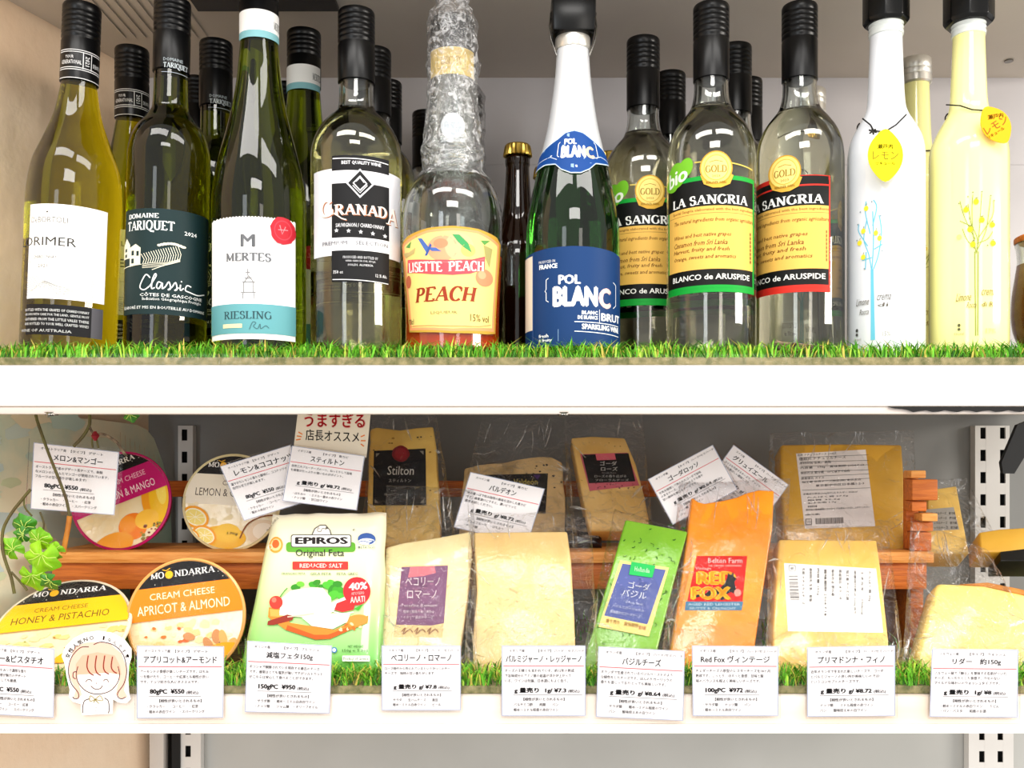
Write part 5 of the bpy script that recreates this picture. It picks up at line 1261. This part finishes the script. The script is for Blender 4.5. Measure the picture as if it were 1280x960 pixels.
c.poly('#f3ecda', [(380, 775), (397, 769), (440, 770), (436, 780), (418, 789), (392, 785)]); c.poly('#fffaf0', [(382, 775), (398, 770.5), (438, 771.5), (420, 782), (396, 781)])
c.poly('#8c2c1e', [(337, 784), (338, 779), (362, 771), (370, 773), (368, 778), (345, 784)]); c.line('#c8b8a4', [(362, 774), (380, 772), (395, 770)], 1.4)
c.poly('#f6f2ea', [(395, 766), (440, 746), (446, 750), (410, 772)]); c.ell('#e0382c', 348, 756, 8.4, 8.2); c.ell('#f2725c', 345.5, 753, 3, 3.2)
c.poly('#d42a2a', [(420, 765), (423, 757), (436, 752), (446, 757), (444, 765), (430, 768)]); c.line('#fbe8e0', [(418, 767), (430, 770), (444, 768)], 1.2, smooth=3); c.poly('#3fa02c', [(444, 764), (456, 758), (450, 766)])
c.ell('#d8242c', 448, 742, 17, 17.5); c.text('40%', '#fff', 439, 731, 461, 740.5, bold=.05) if False else c.text('40%', '#ffffff', 438, 731, 461, 740.5, bold=.04, slope=-.08); c.text('ΛΙΓΟΤΕΡΟ', '#ffe8e4', 441, 743, 457, 746.4, slope=-.08); c.text('ΑΛΑΤΙ', '#fff4f0', 440, 748.5, 458, 756, bold=.03, slope=-.08)
c.ell('#3a72b4', 420, 815, 3.6); c.ell('#dfeaf2', 420, 815, 2.2); c.text('NET WEIGHT', '#3c6a30', 437, 809, 456, 812); c.text('150g ℮ 5.3oz', '#3c6a30', 430, 814, 462, 818); c.rrect('#f2f6ec', 430, 822, 464, 829, 1); c.text('Product of Greece', '#3c5a34', 431.5, 823.6, 462.5, 827.6)
art(q, s, c, cut=7, cuty=7, base=.0008)

def cheese(name, label, q, outline, t, m, jit=0, bevel=.0018, seed=1):
    s = T(name, label, 'cheese', q.base); s.part('cheese_block', q.prism(outline, t, m, jit=jit, seed=seed), bevel=bevel, smooth=50); return s
def bag(s, q4, dt, db, bulge=.0035, seed=1, back=.003, off=.0, wr=.0016, n=26, edge=.1, name='clear_bag', creases=9):
    q = Quad(*q4, dt, db); o = s.part(name, pouch(q, bulge, 'film', back=back, wr=wr, seed=seed, n=n, off=off, edge=edge), smooth=180)
    rr = random.Random(seed * 7 + 1); mb = MB(); px = q.w / (q4[1][0] - q4[0][0])      # pressed folds in the film
    for k in range(creases):
        sd = rr.choice('tlrt'); u, v = {'t': (rr.random(), rr.uniform(.02, .1)), 'l': (rr.uniform(.01, .06), rr.uniform(.1, .9)), 'r': (rr.uniform(.94, .99), rr.uniform(.1, .9))}[sd]
        a_ = {'t': PI / 2, 'l': rr.choice((PI / 2, .3)), 'r': rr.choice((PI / 2, PI - .3))}[sd] + rr.uniform(-.5, .5); L_ = rr.uniform(.08, .26); w_ = rr.uniform(.5, 1.3) * px * .9; bd = rr.uniform(-.6, .6); ps = []
        for t in range(9):
            ps.append((u, v)); a_ += bd / 8; u = min(.985, max(.015, u + math.cos(a_) * L_ / 8)); v = min(.985, max(.015, v + math.sin(a_) * L_ / 8))
        base = len(mb.v)
        for t, (u, v) in enumerate(ps):
            e = w_ * math.sin(PI * (t + .5) / 9); p = ps[min(t + 1, 8)]; m_ = ps[max(t - 1, 0)]; dx, dy = p[0] - m_[0], p[1] - m_[1]; l = math.hypot(dx, dy) or 1
            nx_, ny_ = -dy / l, dx / l
            h = q.hf(u, v) + .0004
            mb.v += [q.at(u * q.w + nx_ * e, v * q.h + ny_ * e, h), q.at(u * q.w, v * q.h, h + .0009), q.at(u * q.w - nx_ * e, v * q.h - ny_ * e, h)]
            if t:
                b_ = base + 3 * t; mb.f += [[b_ - 3, b_ - 2, b_ + 1, b_], [b_ - 2, b_ - 1, b_ + 2, b_ + 1]]; mb.m += ['film_crumple', 'film_crumple']
    fo = s.part('fold', mb, parent=o, smooth=80); fo['kind'] = 'stuff'
    return o
def sticker(q, c, m, pts, off=0): c.poly(m, pts)

# pecorino
q = Quad((481, 672), (590, 665), (575, 845), (478, 845), .848, .796); s = cheese('pecorino_wedge', 'pale pecorino wedge with purple and pink label, in the front row', q, [(482, 684), (505, 678), (545, 672), (588, 664), (590, 690), (584, 750), (576, 806), (575, 845), (478, 845), (477, 760)], .020, 'pecorino')
c = Cv(); c.poly('#e2c48a', [(503, 707), (561, 706), (553, 797), (492, 796)]); c.poly('#7a5070', [(502, 709), (560, 707), (555, 779), (540, 782), (495, 781)]); c.poly('#d4727c', [(513, 709), (543, 708), (545, 716), (530, 720), (510, 722)])
crumbs(c, ['#8c6280', '#6a4464', '#9a6a84'], 500, 722, 550, 776, 50, 1.2, 3)
c.text('ペコリーノ', '#fbeef0', 507, 722, 550, 733, bold=.01); c.text('ロマーノ', '#fbeef0', 509, 738, 546, 749, bold=.01); c.text('Pecorino Romano', '#e9d8e0', 502, 755, 547, 759); c.text('塩味と酸味の強い羊乳の', '#e9d8e0', 504, 763, 543, 767); c.text('イタリア最古のチーズ', '#e9d8e0', 504, 770, 542, 774)
for k in range(3): c.line('#8a5a44', [(502 + k * 16, 790), (507 + k * 16, 785), (504 + k * 16, 793), (512 + k * 16, 787), (516 + k * 16, 791)], 1.0, smooth=4)
art(q, s, c)
bag(s, ((483, 607), (592, 611), (597, 846), (474, 846)), .866, .7905, seed=5, bulge=.003, creases=22)
# parmigiano
q = Quad((592, 664), (708, 664), (720, 848), (590, 848), .848, .796); s = cheese('parmesan_wedge', 'large plain pale-yellow parmesan wedge in a clear bag, in the front row', q, [(592, 665), (709, 664), (714, 700), (718, 770), (721, 848), (592, 848), (591, 800), (596, 740)], .022, 'parmesan')
bag(s, ((588, 642), (738, 640), (750, 848), (580, 848)), .855, .789, seed=9, bulge=.003)
# basil
q = Quad((782, 649), (860, 664), (816, 846), (729, 844), .850, .796); s = cheese('basil_cheese', 'bright green basil cheese with blue-violet label, in the front row', q, [(782, 649), (860, 664), (842, 730), (823, 808), (816, 848), (729, 846), (735, 808), (762, 720)], .020, 'basil_cheese')
c = Cv()
for k in range(60):
    v_ = rr_.random(); y = 655 + 150 * v_; x = 782 + (735 - 782) * v_ + rr_.uniform(3, 78 + 8 * v_ ); a_ = rr_.uniform(0, PI); l = rr_.uniform(1.5, 5)
    c.line('#2c5c14', [(x, y), (x + l * math.cos(a_), y + l * math.sin(a_) * .8), (x + l * 1.5 * math.cos(a_ + .5), y + l * 1.3 * math.sin(a_ + .5))], rr_.uniform(.5, 1.3))
c.poly('#eccf7e', [(775, 701), (836, 710), (811, 796), (748, 784)]); c.poly('#4f5a94', [(778, 705), (832, 713), (809, 781), (755, 770)]); crumbs(c, ['#5c66a0', '#454f88', '#6a6ea6'], 772, 722, 812, 768, 40, 1.2, 3)
c.poly('#1fae54', [(789, 703), (819, 708), (815, 723), (786, 719)]); c.text('Hollandia', '#eafbe8', 793, 710, 812, 716, rot=8)
c.text('ゴーダ', '#f2f4fb', 785, 729, 812, 738, rot=9, bold=.01); c.text('バジル', '#f2f4fb', 777, 739, 808, 748, rot=9, bold=.01); c.text('Gouda Basil', '#d4daf0', 781, 753, 803, 756, rot=9)
c.text('バジルとガーリックの', '#e6eafa', 765, 759, 805, 763, rot=10); c.text('風味豊かなゴーダチーズ', '#e6eafa', 762, 766, 801, 770, rot=10)
c.text('量り売り　賞味期限', '#b0823a', 757, 777, 798, 782, rot=10); c.text('要冷蔵', '#c87a5a', 798, 783, 807, 788, rot=10)
art(q, s, c)
bag(s, ((768, 636), (872, 668), (832, 848), (722, 848)), .861, .789, seed=14, creases=14)
# red fox
q = Quad((865, 620), (968, 612), (940, 846), (832, 846), .862, .808); s = cheese('red_cheddar', 'vivid orange cheddar block with red RED FOX label, in the front row', q, [(865, 621), (873, 627), (881, 629), (905, 625), (922, 621), (933, 616), (949, 612), (968, 613), (966, 660), (957, 720), (944, 808), (940, 848), (832, 848), (839, 806), (852, 725)], .020, 'red_cheddar')
c = Cv(); c.poly('#d0180e', [(871, 695), (934, 695), (928, 752), (859, 752)])
c.text('Belton Farm', '#fbf0ea', 885, 697.5, 928, 704, font='s' if False else 'n', bold=.01); c.text('THE CHESHIRE CHEESEMAKERS', '#f8d8cc', 885, 706, 927, 708.4); c.text('Vintage', '#fbe4d6', 869, 708.5, 889, 713.5, bold=.01)
c.text('RED', '#ffb41e', 870, 714, 920, 731, bold=.09, res=3); c.poly('#16181a', [(866, 748), (872, 743), (882, 742), (889, 736), (900, 735), (906, 729), (909, 722), (910, 716), (913, 719), (917, 715), (917, 720), (921, 724), (918, 727), (919, 733), (922, 741), (928, 743), (921, 745), (914, 740), (908, 743), (905, 750), (900, 750), (901, 744), (892, 743), (886, 748), (878, 748), (884, 744), (875, 746)]); c.text('FOX', '#ffb41e', 863, 733, 914, 750, bold=.09, res=3)
c.poly('#4a7a98', [(857, 752), (929, 752), (927, 763), (856, 763)]); c.text('AGED RED LEICESTER', '#dfeaf0', 860, 753.8, 925, 757); c.text('NUTTY & CRUNCHY', '#dfeaf0', 862, 759, 920, 762); c.ell('#f08a7a', 922, 741, 4.5)
art(q, s, c)
bag(s, ((850, 604), (988, 598), (975, 848), (824, 848)), .872, .801, seed=21, creases=14)
# prima donna
q = Quad((974, 674), (1096, 675), (1112, 842), (966, 842), .848, .796); s = cheese('aged_gouda_wedge', 'amber-yellow wedge with a sideways-printed white sticker and barcode, front row', q, [(974, 674), (1096, 675), (1101, 710), (1111, 800), (1112, 842), (966, 842), (967, 780)], .022, 'prima_cheese')
c = Cv(); c.poly('#fbf6f2', [(980, 704), (1095, 711), (1104, 791), (985, 789)])
c.frame('#3a3634', 986, 707, 994, 714, .8); c.text('紙', '#3a3634', 988, 708.5, 992.5, 712.6)
for k in range(22): c.line('#3a3634', [(985.5 + k * .1, 719 + k * 1.45), (997 + k * .1, 719 + k * 1.45)], (.5, .9, .4)[k % 3])
jp = ['名称 ナチュラルチーズ', '原材料名 生乳、食塩', '内容量 150g', '賞味期限 2024.7.18', '保存方法 要冷蔵', '原産国名 オランダ', '加工者 チーズ工房', '栄養成分表示 100g当り', 'エネルギー 390kcal', 'たんぱく質 30g']
for k, t_ in enumerate(jp):
    x = 1004 + k * 9.2; L_ = len(t_) * 4.2; c.text(t_, '#3a3432', x - L_ / 2, 710 + k * .5 + L_ / 2 - 2, x + L_ / 2, 713.6 + k * .5 + L_ / 2 - 2, rot=90)
art(q, s, c)
bag(s, ((960, 656), (1110, 658), (1132, 846), (958, 846)), .856, .789, seed=30)
# ridder
q = Quad((1172, 728), (1310, 750), (1310, 840), (1150, 840), .835, .800, yaw=.0); s = cheese('ridder_cheese', 'broad pale yellow cheese piece in a peaked crumpled bag, far right front', q, [(1172, 728), (1195, 729), (1230, 731), (1275, 741), (1310, 750), (1310, 842), (1150, 842), (1147, 815), (1158, 775)], .026, 'ridder_cheese', bevel=.004)
s.part('rind_edge', q.prism([(1200, 729.5), (1230, 732), (1275, 742), (1310, 751), (1310, 744), (1275, 735), (1235, 727)], .024, 'rind', off=-.001), bevel=.001)
bag(s, ((1139, 646), (1235, 688), (1320, 845), (1128, 830)), .866, .792, seed=41, bulge=.004, wr=.003, creases=26)
# back row -----------------------------------------------------
q = Quad((463, 534), (541, 533), (549, 682), (458, 682), .955, .905); s = cheese('stilton_cheese', 'tall blue-veined cheese slab with black Stilton label and red seal, back row', q, [(463, 536), (470, 534), (500, 537), (541, 533), (545, 560), (550, 640), (551, 684), (457, 684), (460, 600)], .026, 'stilton_cheese', jit=.6)
c = Cv(); crumbs(c, ['#5a5238', '#8a6a34', '#a87a34'], 464, 537, 545, 640, 34, .6, 2); c.poly('#17161a', [(467.5, 564), (532, 561), (533, 632), (466, 632)])
for (x, y, sx, sy) in ((470, 567, 1, 1), (529.5, 564, -1, 1), (468.5, 629, 1, -1), (530, 629, -1, -1)): c.poly('#8a8478', [(x, y), (x + 5 * sx, y), (x, y + 5 * sy)])
c.poly('#7c1820', [(501 + (10.8 + rr_.uniform(-.5, .5)) * math.cos(a_ * PI / 12), 567.5 + (10.2 + rr_.uniform(-.5, .5)) * math.sin(a_ * PI / 12)) for a_ in range(24)]); c.ell('#951f28', 501, 567.5, 7.5, 7)
c.text('Stilton', '#c9c4bc', 484, 583, 517, 594, shear=.1); c.text('スティルトン', '#b4afa8', 486, 599, 514, 603.5); c.text('青カビタイプ', '#8a8680', 480, 617, 510, 620)
art(q, s, c); bag(s, ((466, 516), (545, 514), (572, 684), (450, 684)), .962, .898, seed=52)
q = Quad((580, 582), (703, 572), (705, 684), (573, 684), .950, .905); s = cheese('blue_cheese_slab', 'crusty brown-edged blue cheese slab behind the tilted バルデオン card', q, [(581, 586), (600, 581), (630, 577), (662, 572), (690, 570), (702, 577), (706, 620), (706, 684), (573, 684), (577, 620)], .026, 'valdeon_cheese', jit=1.0, seed=4)
c = Cv(); crumbs(c, ['#3a2c1c', '#4a3a28', '#6a5034'], 655, 576, 703, 612, 20, .8, 2.6); c.poly('#18181c', [(604, 594), (685, 592), (682, 642), (600, 642)]); c.text('Valdeón', '#c8b45a', 642, 599, 672, 606); c.poly('#4a2c6a', [(666, 594), (676, 594), (672, 600)])
art(q, s, c); bag(s, ((603, 522), (706, 519), (722, 686), (560, 684)), .966, .897, seed=57, creases=16)
q = Quad((714, 546), (781, 547), (812, 664), (737, 664), .950, .905); s = cheese('rose_gouda', 'slanting tan cheese slab with black and pink ゴーダローズ label, back row', q, [(714, 547), (740, 545), (781, 547), (795, 580), (806, 621), (811, 648), (812, 664), (737, 664), (733, 647), (722, 590)], .024, 'rose_cheese')
c = Cv(); crumbs(c, ['#a87a34', '#8a5a24'], 722, 550, 800, 640, 14, .6, 1.6); c.poly('#c8606c', [(725, 568), (784, 566), (799, 607), (737, 614)]); crumbs(c, ['#3a1c20', '#a04450'], 738, 604, 797, 611, 24, .6, 1.4); c.poly('#141316', [(727.5, 569), (785.5, 567), (794, 602), (736, 604.5)]); c.poly('#d4606c', [(744, 567.5), (768, 567), (770, 575), (746, 576)])
c.text('ゴーダ', '#e6e0dc', 750, 577, 771, 582.5, bold=.008); c.text('ローズ', '#e6e0dc', 751, 584, 772, 589, bold=.008); c.text('Gouda Rose', '#a09a98', 752, 590.5, 770, 592.5); c.text('ローズの香り広がる', '#c8c2be', 743, 594, 783, 597.5); c.text('フローラルチーズ', '#c8c2be', 744, 599, 786, 602)
art(q, s, c); bag(s, ((706, 519), (803, 517), (816, 664), (708, 664)), .966, .897, seed=63)
q = Quad((975, 555), (1128, 555), (1138, 688), (980, 688), .950, .905); s = cheese('natural_cheese_block', 'large golden cheese block with a printed ingredients sticker, back row right', q, [(976, 555), (1050, 554), (1128, 555), (1131, 600), (1135, 660), (1138, 688), (980, 688), (976, 610)], .026, 'natural_cheese', bevel=.003)
c = Cv(); V = lambda x, y: (980 + x / 8, 550 + y / 8); kk = '#4a4442'
c.poly('#ece4e0', [(995, 567), (1082, 562), (1094, 658), (1006, 661)])
rows = [('名称 ナチュラルチーズ 190427', 135, 155, 520, 20), ('種類別 ナチュラルチーズ', 150, 195, 620, 26), ('原材料名 生乳、食塩', 155, 236, 470, 20), ('内容量　170g　賞味期限 2024.7.18', 165, 285, 800, 22), ('保存方法 要冷蔵　10℃以下で保存', 165, 335, 660, 22), ('原産国名 スイス', 170, 388, 400, 20), ('加工者 世界チーズ商会(株) 東京支店', 180, 428, 770, 20), ('東京都中央区日本橋1-2-3', 315, 460, 800, 20),
        ('栄養成分表示(100g当り)エネルギー 402kcal', 190, 548, 730, 18), ('たんぱく質 27.5g', 230, 580, 640, 16), ('脂質 32.6g', 235, 608, 560, 16), ('炭水化物 1.7g', 235, 636, 520, 16), ('食塩相当量', 235, 668, 330, 16), ('開封後は賞味期限にかかわらずお早めにお召し上がりください', 220, 705, 860, 16), ('(要冷蔵)', 210, 752, 360, 14)]
for (t_, x0, y, x1, h) in rows:
    a_, b_ = V(x0, y - h * .6), V(x1, y + h * .6); dy = -(x1 - x0) / 8 * .03; c.text(t_, kk, a_[0], a_[1] + dy, b_[0], b_[1] + dy * 1, slope=-.05)
for y, yb in ((178, 150), (225, 205), (265, 250), (322, 300), (372, 340), (420, 385), (505, 480)): c.line(kk, [V(150 + y * .06, y), V(830 + y * .06, yb)], .45)
for k in range(30): x = 315 + k * 9.3; c.line(kk, [V(x, 785 - k * .3), V(x + 3, 845 - k * .3)], (.45, .8, .35, .6)[k % 4])
c.frame(kk, *V(215, 795), *V(272, 850), .8); c.text('プラ', kk, *V(226, 808), *V(262, 838))
art(q, s, c); bag(s, ((962, 541), (1142, 538), (1150, 690), (960, 690)), .962, .897, seed=71)
# small packs further behind
q = Quad((1165, 610), (1198, 607), (1212, 690), (1160, 690), .968, .93); s = cheese('wedge_in_bag', 'dim tan cheese wedge with a grey sticker, behind the peaked bag at the right', q, [(1160, 612), (1196, 607), (1202, 640), (1212, 692), (1158, 692)], .03, 'stilton_cheese')
c = Cv(); c.poly('#a8a49c', [(1157, 637), (1192, 634), (1199, 662), (1160, 664)]); [c.text('ナチュラルチーズ　要冷蔵', '#3a3634', 1161, 640 + k * 6, 1194 + k, 643.5 + k * 6) for k in range(4)]
art(q, s, c); bag(s, ((1148, 600), (1208, 598), (1256, 692), (1152, 692)), .975, .925, seed=75)
q = Quad((1222, 664), (1300, 658), (1300, 700), (1225, 700), .93, .91); s = cheese('yellow_cheese_stick', 'small yellow cheese piece with dark base at the far right edge, behind the bag', q, [(1224, 665), (1250, 661), (1300, 658), (1300, 690), (1226, 690)], .03, 'natural_cheese'); s.part('black_tray', q.prism([(1250, 690), (1300, 684), (1300, 702), (1250, 702)], .03, '@141414', off=.001), bevel=.001)
q = Quad((690, 648), (752, 646), (752, 686), (690, 686), .93, .915); s = T('dark_pouch', 'small dark printed pouch lying behind the parmesan wedge', 'cheese', q.base)
s.part('pouch', pouch(q, .006, '@1c1214', back=.006, wr=.001, seed=80), smooth=80); c = Cv(); [c.text('CHEESE SNACK', '#a89a8c', 727, 656 + k * 8, 748, 660 + k * 8) for k in range(3)]; art(q, s, c, cut=8, cuty=8, base=.0008)
# clear clamshell behind: bag pieces between Stilton and pecorino
# ---------------------------------------------------------------- vine
s = T('hanging_vine', 'leafy green vine trailing down at the left, across the メロン&マンゴー card', 'plant', P(60, 745, .80))
def stem(pts, r, m='stem', d=.815):
    out = []
    for i in range(len(pts) - 1):
        p0, p1, p2, p3 = pts[max(i - 1, 0)], pts[i], pts[i + 1], pts[min(i + 2, len(pts) - 1)]
        for j in range(4):
            t = j / 4; out.append(P(*[.5 * ((2 * p1[k]) + (-p0[k] + p2[k]) * t + (2 * p0[k] - 5 * p1[k] + 4 * p2[k] - p3[k]) * t * t + (-p0[k] + 3 * p1[k] - 3 * p2[k] + p3[k]) * t ** 3) for k in (0, 1)], d))
    out.append(P(*pts[-1], d)); s.part('stem', MB().tube(out, r, m, 8), smooth=60)
stem([(47, 509), (45, 520), (53, 545), (62, 570), (74, 600), (83, 625), (87, 645)], .0013)
stem([(87, 645), (85, 660), (82, 675), (79, 692)], .0022, 'rind')
stem([(111, 513), (112, 530), (104, 545), (92, 558)], .0014)
stem([(112, 534), (118, 543), (130, 543), (145, 552), (152, 562), (158, 570)], .0011, 'twig'); stem([(116, 541), (115, 552), (116, 560)], .0008); stem([(120, 545), (123, 560)], .0008)
stem([(38, 612), (28, 624), (14, 642), (4, 662), (3, 685), (8, 705), (14, 722), (18, 742)], .0013, d=.80); stem([(30, 622), (31, 634), (40, 645)], .0008); stem([(50, 640), (55, 655), (52, 668)], .0008); stem([(14, 715), (26, 728), (34, 738)], .0009, d=.80)
s.part('red_bud', MB().lathe([(.001, -.004), (.0035, 0), (.001, .004)], '#7a1420', tuple(P(119, 545, .812)), 8))
def leaf(cx, cy, size, rot, d, m, tilt):
    k = d / F; N2 = 40; o = []
    for i in range(N2):
        a_ = 2 * PI * i / N2 ; r_ = size * (.72 + .20 * abs(math.cos(2.5 * (a_ - PI / 2))) + .05 * math.sin(9 * a_)); 
        if abs(a_ - 3 * PI / 2) < .25: r_ *= .45
        o.append((r_ * math.cos(a_), r_ * math.sin(a_)))
    c_, q_ = math.cos(math.radians(rot)), math.sin(math.radians(rot)); C = P(cx, cy, d); mb = MB()
    def pt(x, y, z): 
        x2, y2 = x * c_ - y * q_, x * q_ + y * c_
        return C + Vector((x2 * k, -z * k - y2 * k * math.sin(tilt), y2 * k * math.cos(tilt)))
    mb.v = [pt(0, 0, size * .12)] + [pt(x * .55, y * .55, size * .18 - abs(x) * .12 + 1.2 * math.sin(i * 1.3)) for i, (x, y) in enumerate(o)] + [pt(x, y, -abs(x) * .22 + 1.5 * math.sin(i * .9)) for i, (x, y) in enumerate(o)]
    for i in range(N2):
        j = (i + 1) % N2; mb.f += [[0, 1 + i, 1 + j], [1 + i, 1 + N2 + i, 1 + N2 + j, 1 + j]]; mb.m += [m, m]
    lf = s.part('leaf', mb, smooth=80)
    vb = MB()
    for a_ in (90, 30, 150, 200, 340):
        x, y = size * .7 * math.cos(math.radians(a_)), size * .7 * math.sin(math.radians(a_))
        vb.tube([pt(0, -size * .2, size * .13), pt(x * .5, y * .5, size * .2 - abs(x) * .06), pt(x, y, -abs(x) * .1 + 1)], .0003, 'leaf_vein', 4)
    s.part('vein', vb, parent=lf)
spec('leaf_vein', '#c6dc6a', rough=.5)
leaf(30, 657, 18, 10, .806, 'leaf_dark', .3); leaf(15, 685, 17, 40, .802, 'leaf', .2); leaf(49, 673, 17, -15, .795, 'leaf', .35); leaf(52, 697, 25, 160, .790, 'leaf', .3); leaf(42, 722, 22, 190, .796, 'leaf', .5); leaf(62, 727, 15, 120, .788, 'leaf_dark', .6); leaf(68, 688, 14, 60, .80, 'leaf', .4)
leaf(163, 519, 11, 190, .80, 'leaf_dark', .4); leaf(28, 668, 12, 80, .80, 'leaf_dark', .2)
